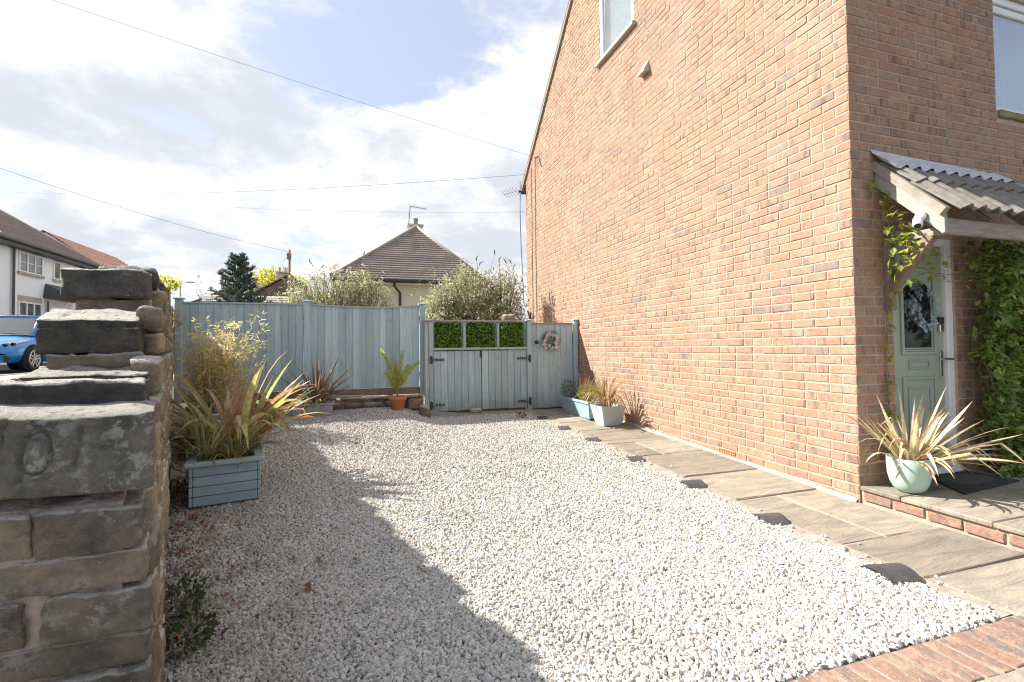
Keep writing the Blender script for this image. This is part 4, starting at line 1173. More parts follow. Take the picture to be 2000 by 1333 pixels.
# terracotta pot with a young date palm
pzz = gz(.555, 7.44) + .004
tp = thing('terracotta_pot', 'terracotta flower pot against the low wall', 'pot', (.556, 7.46, pzz))
m = MB(); m.lathe((.556, 7.46, pzz), [(.085, 0), (.092, .01), (.122, .15), (.137, .155), (.142, .20), (.134, .206), (.124, .20), (.118, .17)], 28, closed=False); m.lathe((.556, 7.46, pzz), [(.001, .002), (.085, .002)], 28, closed=False)
m.build('body', M['terracotta'], tp, smooth=True)
m = MB(); m.lathe((.556, 7.46, pzz), [(.117, .172), (.06, .178), (.001, .18)], 20, closed=False); m.build('soil', M['bed'], tp)
M['palm'] = leafmat('palm_leaf', [(0, (.24, .26, .06)), (.5, (.36, .36, .08)), (1, (.50, .46, .08))], trans=.5)
pl = thing('young_palm', 'young palm with feathered fronds in the terracotta pot', 'plant', (.556, 7.46, pzz + .18))
R.seed(41)
for (dx, dy, hh, bend, pitch_) in ((-.24, -.10, .66, .35, 1), (.08, .02, .56, .06, 1), (.30, -.12, .50, .42, 1), (-.03, .1, .45, .1, 1), (.18, .08, .42, .2, 1), (-.18, -.14, .36, .34, 1)):
    m = MB(); b0 = Vector((.556, 7.46, pzz + .17)); pts_ = []
    for i in range(11):
        t = i / 10; pts_.append(b0 + Vector((dx * t ** 1.6, dy * t ** 1.6, 1.28 * hh * (t - bend * .38 * t ** 3))))
    m.tube(pts_, [.008 - .0006 * i for i in range(11)], 5, rnd=.2)
    for i in range(46):
        t = .3 + .7 * i / 45; k_ = min(9, int(t * 10)); p = pts_[k_].lerp(pts_[k_ + 1], t * 10 - k_); d = (pts_[k_ + 1] - pts_[k_]).normalized()
        s_ = d.cross(Vector((.3, 1, .1))).normalized()
        for sg_ in (-1, 1): leaf_quad(m, p, d * .9 + s_ * sg_ * .55 + rdir() * .12, d.cross(s_), (.125 - .07 * t) * U(.8, 1.1), .009, U(0, 1), .1)
    m.build('frond', M['palm'], pl)
# pale blue trough and square pot on the path by the side gate
M['paint3'] = pm('pot_paint', (.36, .43, .44), (.42, .49, .50), 4, .55, .2, 50, .002, var=.03)
M['paint4'] = pm('trough_paint', (.30, .41, .44), (.35, .46, .49), 4, .5, .2, 50, .002, var=.03)
def taper_box(mb, cx_, cy_, z0, z1, ax, ay, bx, by, th=.02):
    P = lambda hx, hy, z: [(cx_ - hx, cy_ - hy, z), (cx_ + hx, cy_ - hy, z), (cx_ + hx, cy_ + hy, z), (cx_ - hx, cy_ + hy, z)]
    V = P(ax, ay, z0) + P(bx, by, z1) + P(bx - th, by - th, z1) + P(ax - th, ay - th, z0 + .02)
    F = [(0, 3, 2, 1)]
    for l in (0, 4, 8): F += [(l + i, l + (i + 1) % 4, l + 4 + (i + 1) % 4, l + 4 + i) for i in range(4)]
    F.append((12, 13, 14, 15)); mb.add(V, F)
t2 = thing('painted_trough', 'long pale blue painted trough standing along the gable', 'planter', (3.36, 7.0, .15))
m = MB(); zq = gz(3.4, 6.9) + .018; taper_box(m, 3.37, 6.93, zq, zq + .24, .12, .47, .165, .53); m.build('body', M['paint4'], t2)
m = MB()
for a in ((3.37 - .178, 3.37 + .178, 6.39, 6.418), (3.37 - .178, 3.37 + .178, 7.442, 7.47), (3.37 - .178, 3.37 - .15, 6.42, 7.44), (3.37 + .15, 3.37 + .178, 6.42, 7.44)): m.abox(*a, zq + .225, zq + .262, .006)
m.build('rim', M['paint4'], t2)
m = MB(); m.box(3.25, 3.49, 6.44, 7.42, zq + .1, zq + .21); m.build('soil', M['soil'], t2)
M['heath'] = leafmat('heath_leaf', [(0, (.20, .22, .05)), (.4, (.28, .27, .06)), (.7, (.16, .19, .05)), (1, (.36, .28, .08))], trans=.45)
M['purple'] = leafmat('purple_leaf', [(0, (.20, .07, .08)), (.5, (.30, .12, .12)), (1, (.16, .07, .09))], trans=.4)
M['dkgreen'] = leafmat('dull_leaf', [(0, (.10, .13, .06)), (.6, (.15, .18, .09)), (1, (.19, .20, .12))], trans=.35)
R.seed(51)
def bush(name, lab, c, rad, n, mat, L, W, upb=.4, cat='plant', stems=12, smat='bwood'):
    t = thing(name, lab, cat, c); m = MB(); s_ = MB()
    for i in range(stems):
        d = rdir(); d.z = abs(d.z) + .4; e = Vector(c) + Vector((d.x * rad[0] * .8, d.y * rad[1] * .8, d.z * rad[2] * .55)); s_.tube([c, Vector(c).lerp(e, .5) + rdir() * .02, e], [.006, .004, .002], 5)
    s_.build('stem', M[smat], t)
    for i in range(n):
        d = rdir(); r_ = U(.35, 1) ** .6; p = Vector(c) + Vector((d.x * rad[0] * r_, d.y * rad[1] * r_, (d.z * .5 + .5) * rad[2] * r_ + .02))
        leaf_quad(m, p, d + rdir() * .6 + Vector((0, 0, upb)), rdir(), U(*L), U(*W), U(0, 1))
    m.build('foliage', M[mat], t, kind='stuff'); return t
bush('heather_plant', 'yellow green heather in the front half of the blue trough', (3.37, 6.66, zq + .2), (.19, .26, .30), 1500, 'heath', (.03, .06), (.005, .009), .9)
bush('dark_shrublet', 'dull green small shrub at the back of the blue trough', (3.32, 7.22, zq + .2), (.16, .2, .32), 700, 'dkgreen', (.03, .06), (.008, .014), .5)
cd = thing('cordyline', 'spiky red purple cordyline in the blue trough', 'plant', (3.42, 6.98, zq + .2))
leaves(cd, (3.40, 6.98, zq + .24), 40, (.28, .48), (.012, .02), 'purple', (.1, 1.5), (.1, .8), seed=52, rad=.03, nseg=5, kinkp=0)
t3 = thing('square_pot', 'tapered pale green square pot at the front of the trough', 'pot', (3.33, 6.12, .12))
zq3 = gz(3.33, 6.1) + .016
m = MB(); taper_box(m, 3.352, 6.10, zq3, zq3 + .275, .125, .125, .185, .185, .018); m.build('body', M['paint3'], t3)
m = MB(); m.box(3.352 - .13, 3.352 + .13, 5.97, 6.23, zq3 + .15, zq3 + .24); m.build('soil', M['soil'], t3)
sg2 = thing('straw_flax', 'dried straw coloured flax drooping over the square pot', 'plant', (3.35, 6.1, zq3 + .24))
leaves(sg2, (3.35, 6.10, zq3 + .25), 34, (.38, .62), (.016, .032), 'straw', (.7, 1.45), (1.2, 3.0), seed=53, rad=.08, kinkp=.15)
leaves(sg2, (3.35, 6.08, zq3 + .25), 26, (.4, .62), (.014, .03), 'straw', (.55, 1.2), (2.0, 3.4), (-1.9, .9), rad=.08, kinkp=.25)
leaves(sg2, (3.36, 6.12, zq3 + .25), 10, (.3, .5), (.018, .03), 'phor_d', (1.0, 1.5), (.3, 1.2), rad=.05, kinkp=0)
# round celadon pot on the step with variegated flax
M['celadon'] = pm('celadon_glaze', (.37, .54, .45), (.43, .60, .51), 5, .5, .12, 60, .002, var=0, spec=.4)
SZ = .1465
PX, PY = 3.862, 2.515
pt = thing('round_pot', 'round celadon green pot on the door step', 'pot', (PX, PY, SZ))
m = MB(); m.lathe((PX, PY, SZ), [(.05, 0), (.072, .004), (.098, .03), (.117, .07), (.130, .125), (.136, .19), (.136, .245), (.131, .251), (.125, .245), (.123, .19)], 36, closed=False); m.lathe((PX, PY, SZ), [(.001, .001), (.05, .001)], 36, closed=False); m.build('body', M['celadon'], pt, smooth=True)
m = MB(); m.lathe((PX, PY, SZ), [(.126, .21), (.08, .214), (.001, .216)], 20, closed=False); m.build('soil', M['soil'], pt)
fp = thing('flax_plant', 'pink and cream striped flax in the celadon pot beside the front door', 'plant', (PX, PY, SZ + .2))
b3 = (PX + .01, PY, SZ + .21)
leaves(fp, b3, 20, (.40, .66), (.028, .042), 'phor_p', (.8, 1.45), (.0, .7), seed=61, rad=.08, kinkp=.10)
leaves(fp, b3, 30, (.44, .72), (.03, .046), 'phor_p', (.15, 1.0), (.0, .7), (-.15, .5), rad=.08, kinkp=.12)
leaves(fp, b3, 12, (.44, .66), (.02, .032), 'phor_p', (-.05, .35), (.2, .5), (-.35, .35), rad=.1, kinkp=.05)
leaves(fp, b3, 9, (.3, .46), (.026, .038), 'phor_p', (.7, 1.2), (2.6, 3.6), (3.6, .9), rad=.1, kinkp=.3)
leaves(fp, b3, 7, (.4, .55), (.022, .034), 'phor_p', (.7, 1.2), (.0, .4), (3.0, .35), rad=.08, kinkp=0)
leaves(fp, b3, 7, (.3, .45), (.02, .03), 'phor_p', (.3, 1.0), (.4, 2.6), (-1.7, .6), rad=.08, kinkp=.3)
leaves(fp, b3, 16, (.14, .30), (.014, .026), 'straw', (-.2, .7), (.6, 2.4), seed=62, rad=.09, kinkp=.3, nseg=5)
# doormat
M['mat'] = pm('rubber_mat', (.03, .032, .033), (.055, .056, .056), 40, .85, .8, 260, .006, var=0)
M['mat2'] = pm('mat_pile', (.075, .065, .06), (.11, .095, .085), 60, .95, .8, 300, .006, var=0)
dm = thing('door_mat', 'dark half round patterned door mat on the step', 'mat', (4.55, 2.52, SZ))
m = MB(); m.poly([(4.135, 2.33, SZ), (4.93, 2.41, SZ), (4.89, 2.735, SZ), (4.40, 2.735, SZ)], (0, 0, .010)); m.build('rubber_base', M['mat'], dm)
m = MB(); m.poly([(4.575 + .26 * math.cos(t * .2618), 2.565 + .115 * math.sin(t * .2618), SZ + .0102) for t in range(24)], (0, 0, .005)); m.build('pile', M['mat2'], dm)

# ------------------------------------------------------------------ the old stone wall at the left
sw = thing('stone_wall', 'old rough stone boundary wall with stepped end and carved pier stone', 'wall', (-.8, 1.54, 0))
def wtop(y): return min(1.56, .84 + .62 * (y - 1.53)) if y < 3.0 else 1.56
core = MB(); V = []; F = []
prof = [(1.56, .84), (1.70, .90), (1.72, 1.07), (1.92, 1.10), (1.93, 1.16), (2.12, 1.20), (2.14, 1.30), (2.40, 1.34), (2.42, 1.40), (2.7, 1.52), (3.2, 1.56), (4.5, 1.66), (6.2, 1.78), (7.95, 1.88)]
for i, (y, zt) in enumerate(prof):
    x1 = wall_x(y) - (.06 if y < 3.1 else .03); wd = .60 if y < 1.72 else .33 if y < 1.95 else .23 if y < 3.1 else .3
    for (x, z) in ((x1 - wd, -.1), (x1 - wd, zt), (x1, zt), (x1, -.1)): V.append((x, y, z))
for i in range(len(prof) - 1):
    for q in range(4): F.append((4 * i + q, 4 * i + 4 + q, 4 * i + 4 + (q + 1) % 4, 4 * i + (q + 1) % 4))
F.append((0, 1, 2, 3)); core.add(V, F)
core.build('mortar_core', M['mortar2'], sw)
def wstone(x0, x1, y0, y1, z0, z1, mat, seed, n=(6, 3, 3), amp=.010, k=9, sc=9.0, nm='stone', shape=None, tilt=0.0):
    m = MB(); n = (max(n[0], int((x1 - x0) / .013)), max(n[1], int((y1 - y0) / .022)), max(n[2], int((z1 - z0) / .010))) if y0 < 2.7 else n
    stone_geo(m, ((x0 + x1) / 2, (y0 + y1) / 2, (z0 + z1) / 2), ((x1 - x0) / 2, (y1 - y0) / 2, (z1 - z0) / 2), seed, k + 12 if y0 < 2.7 else k, amp * (.7 if y0 < 2.7 else 1), n, U(0, 1), sc, shape)
    if y0 < 2.7:                                           # split beds and broken edges of the sandstone
        cy = (y0 + y1) / 2; cz = (z0 + z1) / 2; cx_ = (x0 + x1) / 2; out = []
        for p in m.v:
            bed = nz(p[0] * 3 + seed, p[1] * 3, p[2] * 55) * .0045 + nz(p[0] * 16, p[1] * 16, p[2] * 24 + seed) * .006 + abs(nz(p[0] * 40, p[1] * 40, p[2] * 60 + seed)) * .004
            up_ = (abs(p[2] - cz) / (z1 - z0) * 2) ** 6
            lay = round((nz(p[0] * 6 + seed, p[1] * 6, 3) * .012 + nz(p[0] * 17, p[1] * 17, 5) * .006) / .005) * .005
            out.append((p[0] + bed * (1 if p[0] > cx_ else -1), p[1] - bed * (1 if p[1] < cy else 0), p[2] + (max(-.007, min(.004, lay)) * up_ if p[2] > cz else 0)))
        m.v = [(p[0], p[1], p[2] - tilt * max(0.0, 1 - (p[1] - y0) / .22) * max(0.0, (p[2] - cz) / (z1 - cz))) for p in out]
    m.v = [(p[0] - .309 * (p[1] - y0), p[1], p[2]) for p in m.v]
    return m.build(nm, M[mat], sw, smooth=True)
R.seed(77)
XF = wall_x(1.536)
# the pier's carved stone: figures cut in as grooves
m = MB()
hx, hy, hz_ = .40, .10, .109
ccx, ccz = XF - .40, .976
def stroke(P):
    return [(Vector(a), Vector(b_)) for a, b_ in zip(P, P[1:])]
def ell(cx_, cz_, a, b_, rot):
    return [(cx_ + a * math.cos(t * .3927) * math.cos(rot) - b_ * math.sin(t * .3927) * math.sin(rot), cz_ + a * math.cos(t * .3927) * math.sin(rot) + b_ * math.sin(t * .3927) * math.cos(rot)) for t in range(17)]
px = lambda x, y: (XF + (x - 291) * .00139, 1.081 - (y - 806 - (291 - x) * .045) * .00139)
C0 = px(115, 882); C1 = px(40, 866)
STR = stroke(ell(C0[0], C0[1], .033, .055, -.12)) + stroke([px(183, 838), px(178, 870), px(171, 915)]) + stroke(ell(C1[0], C1[1], .038, .020, .5)) + stroke([px(58, 848), px(68, 828)]) + stroke([px(14, 880), px(-8, 872)]) + stroke(ell(*px(-55, 880), .03, .05, -.1)) + stroke([px(96, 915), px(88, 935)])
def dseg(p, a, b_):
    ab = b_ - a; t = max(0, min(1, (p - a).dot(ab) / max(1e-9, ab.length_squared))); return (p - a - ab * t).length
V = []; F = []; nx_, nzz = 150, 44
for j in range(nzz + 1):
    for i in range(nx_ + 1):
        u, v = -1 + 2 * i / nx_, -1 + 2 * j / nzz
        q = (abs(u) ** 16 + abs(v) ** 9) ** (1 / 12)
        e = max(0.0, (max(abs(u) ** 9, abs(v) ** 5) - .55)) / .45
        x = ccx + u * hx; z = ccz + v * hz_ + (.008 * nz(x * 5, 1, 2) + .004 * nz(x * 14, 3, 2)) * (1 if v > 0 else .6)
        if u > .9 and abs(v) > .6: z -= math.copysign((u - .9) ** 1.5 * .5 * (abs(v) - .6), v)
        y = 1.536 + .03 * e + .010 * nz(x, z, 3, 9) + .004 * nz(x, z, 5, 34) + .002 * nz(x, z, 9, 90)
        d = min(dseg(Vector((x, z)), a, b_) for a, b_ in STR)
        wdt = .0085 + .003 * nz(x, z, 1, 30)
        if d < wdt: y += .012 * (1 - (d / wdt) ** 2)
        V.append((x, y, z))
for j in range(nzz):
    for i in range(nx_): a = j * (nx_ + 1) + i; F.append((a, a + 1, a + nx_ + 2, a + nx_ + 1))
nb_ = len(V); T = []                      # close it: top, bottom, sides run back 0.18
edge = [i for i in range(nx_ + 1)] + [j * (nx_ + 1) + nx_ for j in range(1, nzz + 1)] + [nzz * (nx_ + 1) + i for i in range(nx_ - 1, -1, -1)] + [j * (nx_ + 1) for j in range(nzz - 1, 0, -1)]
for s_ in range(1, 5):
    for e in edge:
        p = V[e]; t = s_ / 4
        V.append((p[0] + .004 * nz(p[0], t, p[2], 11), p[1] + (.18 - (p[1] - 1.536)) * t, p[2] + .010 * nz(p[0], t * .3, p[2], 12) + (.012 * t if p[2] > ccz else 0)))
ne = len(edge); prev = edge
for s_ in range(4):
    cur = [nb_ + s_ * ne + i for i in range(ne)]
    for i in range(ne): F.append((prev[i], cur[i], cur[(i + 1) % ne], prev[(i + 1) % ne]))
    prev = cur
V = [(p[0] - .309 * max(0.0, p[1] - 1.566), p[1], p[2]) for p in V]
m.add(V, F, .4); m.build('carved_stone', M['stone_pale'], sw, smooth=True, label='lichen grey pier stone with worn carved figures 801')
W = lambda x: XF + (x - 291) * .00139
def zrow(y): return 1.081 - (y - 806) * .00139
rows_ = [((985, 1066), [(-120, 104), (114, 276)]), ((1073, 1136), [(-160, 282)]), ((1146, 1226), [(-120, 98), (126, 290)]), ((1233, 1287), [(-160, 288)]), ((1296, 1352), [(-130, 106), (114, 290)]), ((1362, 1440), [(-150, 60), (70, 288)]), ((1450, 1520), [(-160, 285)]), ((1530, 1582), [(-140, 120), (130, 290)])]
for (ya, yb), sp_ in rows_:
    for (xa, xb) in sp_:
        wstone(W(xa - 2), W(xb + 3), 1.545 + U(-.006, .01), 1.74, zrow(yb + 1), zrow(ya), 'stone', R.randint(0, 9999), (8, 3, 4), .010, 14, 8)
wstone(-1.12, -.605, 1.70, 1.95, 1.05, 1.157, 'stone_dark', 301, (9, 4, 3), .010, 14)
wstone(-.985, -.652, 1.85, 2.16, 1.125, 1.190, 'stone_dark', 302, (9, 6, 3), .014, 12, 10, tilt=.022)
wstone(-1.02, -.735, 2.05, 2.22, 1.185, 1.236, 'rubble', 310, (6, 3, 2), .008, 14)
wstone(-1.05, -.755, 2.055, 2.40, 1.235, 1.405, 'stone_dark', 303, (9, 6, 4), .013, 14, 9, tilt=.05)
wstone(-1.10, -.83, 2.38, 2.62, 1.365, 1.412, 'rubble', 312, (6, 3, 2), .008, 14)
wstone(-1.09, -.835, 2.385, 2.62, 1.408, 1.462, 'rubble', 313, (6, 3, 2), .008, 14)
wstone(-1.125, -.832, 2.355, 2.72, 1.458, 1.592, 'stone_dark', 304, (9, 6, 4), .012, 16, 9, tilt=.014)
wstone(-1.18, -.93, 2.74, 3.1, 1.56, 1.655, 'stone_dark', 305, (9, 6, 4), .012, 12)
wstone(-1.22, -1.005, 3.0, 3.30, 1.50, 1.585, 'rubble', 309, (4, 4, 3), .01)
wstone(-1.46, -1.09, 3.32, 3.75, 1.56, 1.675, 'stone_dark', 306, (6, 5, 3), .013, 8)
y = 3.8; i = 0
while y < 7.8:
    L = U(.28, .5); x1 = wall_x(y + L / 2) + .015
    zc = 1.58 + .08 * (y - 3.3)
    wstone(x1 - .38, x1, y, y + L - .012, zc, zc + .10 + U(-.02, .015), 'stone_dark', 320 + i, (4, 4, 2), .012, 8); y += L; i += 1
# rubble face along the drive
yv = Vector((-.295, .955, 0)); nv = Vector((.955, .295, 0))
z = 0.0
while z < 1.75:
    h = U(.085, .15); y = 1.56 + U(0, .12)
    while y < 7.75:
        L = U(.14, .38)
        if y > 3.4: L *= 1.5
        zt = [p for p in prof if p[0] <= y][-1][1]
        if z + h < zt + (.13 if 1.7 < y < 3.3 else .03):
            c = Vector((wall_x(y + L / 2) - .030, y + L / 2, z + h / 2)); m = MB()
            stone_geo(m, (0, 0, 0), (.042 + U(-.008, .010), L / 2 - .006, h / 2 - .004), R.randint(0, 9999), 9, .011, (2, 3, 2) if y > 3.4 else (4, max(5, int(L / .02)), max(4, int(h / .018))), U(0, 1), 10)
            if y <= 3.4: m.v = [(p[0] + nz(p[0] * 30 + y, p[1] * 30, p[2] * 45 + z) * .007 + nz(p[1] * 9, p[2] * 60 + z, y) * .005, p[1], p[2] + nz(p[0] * 20, p[1] * 20 + y, z) * .006) for p in m.v]
            m.v = [tuple(c + nv * p[0] + yv * p[1] + Vector((0, 0, p[2]))) for p in m.v]
            m.build('stone', M['rubble'], sw, smooth=True)
        y += L + .006
    z += h + .006
# a pot standing on the far end of the wall
wp = thing('wall_pot', 'small weathered pot on the wall end beside the fence post', 'pot', (-2.52, 7.72, 1.95))
m = MB(); m.lathe((-2.50, 7.60, 1.995), [(.05, 0), (.06, .05), (.07, .09), (.075, .095), (.06, .10)], 14); m.build('body', M['rubble'], wp, smooth=True)
M['lime'] = leafmat('lime_leaf', [(0, (.25, .30, .05)), (.5, (.34, .38, .06)), (1, (.45, .43, .10))], trans=.5)
bush('pot_plant', 'lime green leafy plant in the small pot on the wall end', (-2.50, 7.60, 2.05), (.17, .17, .17), 230, 'lime', (.05, .08), (.025, .04), .3, stems=8)
bush('dry_wall_plant', 'dry yellowed tuft rooted in the wall below the small pot', (-2.36, 7.45, 1.55), (.12, .12, .2), 120, 'straw', (.05, .08), (.012, .02), .2, stems=6)
# weeds and litter at the wall foot
M['weed'] = leafmat('weed_leaf', [(0, (.035, .06, .025)), (.5, (.055, .085, .03)), (.9, (.08, .12, .04)), (1, (.20, .22, .05))], trans=.3)
bush('wall_weed', 'dark green leafy weed at the foot of stone wall', (-.80, 2.66, .0), (.11, .15, .15), 230, 'weed', (.022, .04), (.014, .024), .2, stems=14)
bush('wall_weed', 'low dark weed nearer the camera at the foot of stone wall', (-.69, 2.36, .0), (.10, .15, .10), 200, 'weed', (.022, .038), (.014, .022), .2, stems=10)
bush('gravel_weed', 'tiny green weed in the gravel before the double doors', (2.37, 7.0, .15), (.07, .05, .06), 60, 'weed', (.02, .04), (.01, .016), .4, stems=5)
M['dead'] = leafmat('dead_leaf', [(0, (.20, .075, .04)), (.5, (.30, .13, .07)), (1, (.14, .075, .05))], trans=.15, rough=.6)
lt = MB()
R.seed(5)
for i in range(620):
    y = 2.2 + 4.2 * R.random() ** .8; x = wall_x(y) + abs(R.gauss(.07, .10 if i < 400 else .32)); x = max(x, wall_x(y) + .01)
    leaf_quad(lt, (x, y, gz(x, y) + U(.012, .04)), rdir() * 1 + Vector((0, 0, -.1)), Vector((0, 0, 1)) + rdir() * .5, U(.025, .06), U(.014, .03), U(0, 1), .3)
lt.build('leaf_litter', M['dead'], kind='stuff')
for (x, y, ln, lab) in ((-.227, 2.99, .065, 'curled rusty leaf lying on the gravel, farther from the camera'), (-.24, 2.68, .07, 'broad brown leaf lying on the gravel, nearer the camera'), (-.01, 2.93, .04, 'small russet leaf on the gravel at the shadow edge')):
    m = MB(); z = gz(x, y) + .018; a = U(0, 6); V = []; F = []
    for i in range(5):
        t = i / 4; w_ = ln * .3 * math.sin(math.pi * min(.97, t * .94 + .05)); c = Vector((x + math.cos(a) * ln * t, y + math.sin(a) * ln * t, z + .012 * math.sin(t * 3.1))); s_ = Vector((-math.sin(a), math.cos(a), .35))
        V += [c - s_ * w_ + Vector((0, 0, w_ * .9)), c, c + s_ * w_]
    for i in range(4): F += [(3 * i, 3 * i + 1, 3 * i + 4, 3 * i + 3), (3 * i + 1, 3 * i + 2, 3 * i + 5, 3 * i + 4)]
    tag(m.add(V, F, U(0, 1)).build('fallen_leaf', M['dead']), lab, 'leaf', 'fallen leaves on the gravel')

# ------------------------------------------------------------------ porch canopy over the door
cn = thing('porch_canopy', 'lean-to porch canopy with grey pantiles over the front door', 'canopy', (4.6, YC, 2.4))
M['gtile'] = pm('grey_pantile', (.165, .15, .13), (.25, .23, .20), 14, .92, .5, 60, .005, var=.14, dirt=(.16, .15, .125), dscale=9)
M['lead'] = pm('lead_flashing', (.42, .43, .46), (.58, .59, .63), 6, .5, .2, 30, .004, (3, 3, 1), var=0, spec=.5)
CX0, CX1 = 3.945, 5.36
ZT, ZE, YE = 2.70, 2.165, 2.225
sl = Vector((0, YE - YC, ZE - ZT)); SL = sl.length; sl.normalize(); cnrm = Vector((0, sl.z, -sl.y)); cnrm = cnrm if cnrm.z > 0 else -cnrm
def roll(t): 
    t = t % 1.0
    return .037 * (.5 - .5 * math.cos(2 * math.pi * t))
TW = .142; ncol = 10
def tile_strip(mb, x0, ntile, s0, s1, lift0, lift1, th, droop=0.0):
    """profiled sheet between slope distances s0..s1"""
    n_ = 12 * ntile; V = []; F = []
    for (s_, lf) in ((s0, lift0), (s1, lift1)):
        for i in range(n_ + 1):
            x = x0 + TW * i / 12
            p = Vector((x, YC, ZT)) + sl * s_ + cnrm * (lf + roll((x - CX0) / TW))
            V.append(p)
    k_ = n_ + 1; o_ = len(V); V += [p - cnrm * th for p in V]; e_ = len(V); V += V[k_:2 * k_] + V[o_ + k_:o_ + 2 * k_]
    for i in range(n_):
        F += [(i, k_ + i, k_ + i + 1, i + 1), (o_ + i, o_ + i + 1, o_ + k_ + i + 1, o_ + k_ + i), (e_ + i, e_ + k_ + i, e_ + k_ + i + 1, e_ + i + 1)]
    F += [(0, o_, o_ + k_, k_), (n_, k_ + n_, o_ + k_ + n_, o_ + n_)]
    mb.add(V, F, U(0, 1))
R.seed(99)
for r_, (s0, s1) in enumerate(((.05, .40), (.36, SL + .03))):
    for c_ in range(ncol // 2):
        m = MB(); lf = U(-.003, .003); tile_strip(m, CX0 + c_ * 2 * TW + .001, 2, s0, s1 + U(-.004, .004), .012 + lf, .030 + lf, .013); m.build('roof_tile', M['gtile'], cn, smooth=True)
# lead flashing dressed over the top tiles
m = MB(); V = []; F = []; n_ = 12 * ncol
for i in range(n_ + 1):
    x = CX0 - .05 + (TW * ncol + .02) * i / n_; rr = roll((x - CX0) / TW) * .95 + .026
    V += [Vector((x, YC - .006, ZT + .085 - .04 * i / n_)), Vector((x, YC - .02, ZT + .05 - .03 * i / n_)), Vector((x, YC, ZT)) + sl * .04 + cnrm * rr, Vector((x, YC, ZT)) + sl * (.205 + .008 * nz(x * 9, 1, 1)) + cnrm * (rr + .012)]
for i in range(n_):
    for q in range(3): F.append((4 * i + q, 4 * i + q + 1, 4 * i + 5 + q, 4 * i + 4 + q))
m.add(V, F); m.build('lead_flashing', M['lead'], cn, smooth=True)
# verge mortar, barge board, eaves beam, rafters and gallows bracket
m = MB(); p0 = Vector((CX0 - .035, YC - .02, ZT - .01)); p1 = Vector((CX0 - .035, YE + .03, ZE + .02)); m.poly([p0, p1, p1 - cnrm * .06, p0 - cnrm * .06], (.05, 0, 0)); m.build('verge', M['verge'], cn)
m = MB(); m.poly([(CX0 - .004, YC - .004, 2.63), (CX0 - .004, 2.285, 2.165), (CX0 - .004, 2.285, 2.02), (CX0 - .004, 2.30, 2.015), (CX0 - .004, YC - .004, 2.49)], (.03, 0, 0)); M['pale'] = pm('pale_board', (.30, .29, .26), (.40, .385, .35), 5, .75, .4, 50, .003, (3, 3, 9), var=0); m.build('barge_board', M['pale'], cn)
m = MB(); m.abox(CX0 + .03, 5.95, 2.29, 2.335, 2.015, 2.125, .006); m.build('eaves_beam', M['gwood'], cn)
for x in (4.5, 5.1, 5.6):
    m = MB(); a = Vector((x, YC, ZT - .09)); b_ = Vector((x, 2.33, 2.12)); d = (b_ - a); m.cbox((a + b_) / 2, (.022, 0, 0), d / 2, Vector((0, -d.z, d.y)).normalized() * .035, .003); m.build('rafter', M['gwood'], cn)
bx = 4.03
m = MB(); m.abox(bx - .03, bx + .03, YC - .062, YC - .004, 1.50, 2.075, .005); m.build('bracket_post', M['bwood'], cn)
m = MB(); m.abox(bx - .03, bx + .03, 2.34, YC - .064, 2.02, 2.078, .005); m.build('bracket_arm', M['gwood'], cn)
m = MB(); a = Vector((bx, YC - .05, 1.66)); b_ = Vector((bx, 2.42, 2.03)); d = b_ - a; m.cbox((a + b_) / 2, (.032, 0, 0), d / 2, Vector((0, -d.z, d.y)).normalized() * .034, .005); m.build('bracket_brace', M['bwood'], cn)
m = MB(); m.abox(5.36, 7.2, YC - .05, YC - .006, 2.40, 2.665, .006); M['teal'] = pm('teal_fascia', (.20, .30, .33), (.24, .34, .37), 4, .6, .1, 50, .002, var=0); tag(m.build('bay_fascia', M['teal']), 'blue grey fascia board on the front wall right of the canopy', 'fascia')
# security camera on the barge board
sc_ = thing('security_camera', 'white security camera fixed to the canopy barge board', 'camera', (3.91, 2.42, 2.14))
m = MB(); m.lathe((0, 0, 0), [(.036, 0), (.038, .012), (.03, .028), (.012, .034), (.001, .035)], 16); m.v = [(3.935 - c, 2.425 + a, 2.165 + b_) for a, b_, c in m.v]; m.build('mount', M['white'], sc_, smooth=True)
m = MB(); d = Vector((-.45, -.25, -.55)).normalized(); e = Vector((3.905, 2.43, 2.15)); m.tube([e, e + d * .01, e + d * .085, e + d * .092], [.02, .030, .030, .026], 14); o = m.build('body', M['white'], sc_, smooth=True)
m = MB(); m.tube([e + d * .0925, e + d * .095], [.022, .022], 14); m.build('lens', M['dglass'], o)
# climber on the bracket
M['climb'] = leafmat('climber_leaf', [(0, (.22, .28, .05)), (.4, (.30, .34, .07)), (.7, (.40, .40, .08)), (1, (.17, .23, .06))], trans=.5)
cl = thing('climbing_plant', 'lime green climber winding up the left porch bracket', 'plant', (4.0, 2.7, 1.2))
R.seed(15)
stem = [(3.98, 2.735, .32), (4.0, 2.735, .7), (3.98, 2.735, 1.1), (4.0, 2.73, 1.45), (4.02, 2.68, 1.68), (4.0, 2.6, 1.85), (3.985, 2.56, 2.0), (3.95, 2.66, 2.15), (3.93, 2.70, 2.35), (3.90, 2.725, 2.5)]
m = MB(); m.tube(stem, [.006, .006, .005, .005, .005, .005, .004, .003, .002, .0015], 5); m.tube([(4.0, 2.55, 1.8), (4.2, 2.62, 1.83), (4.45, 2.66, 1.80), (4.7, 2.68, 1.80), (4.92, 2.68, 1.79)], .004, 5); m.build('stem', M['bwood'], cl)
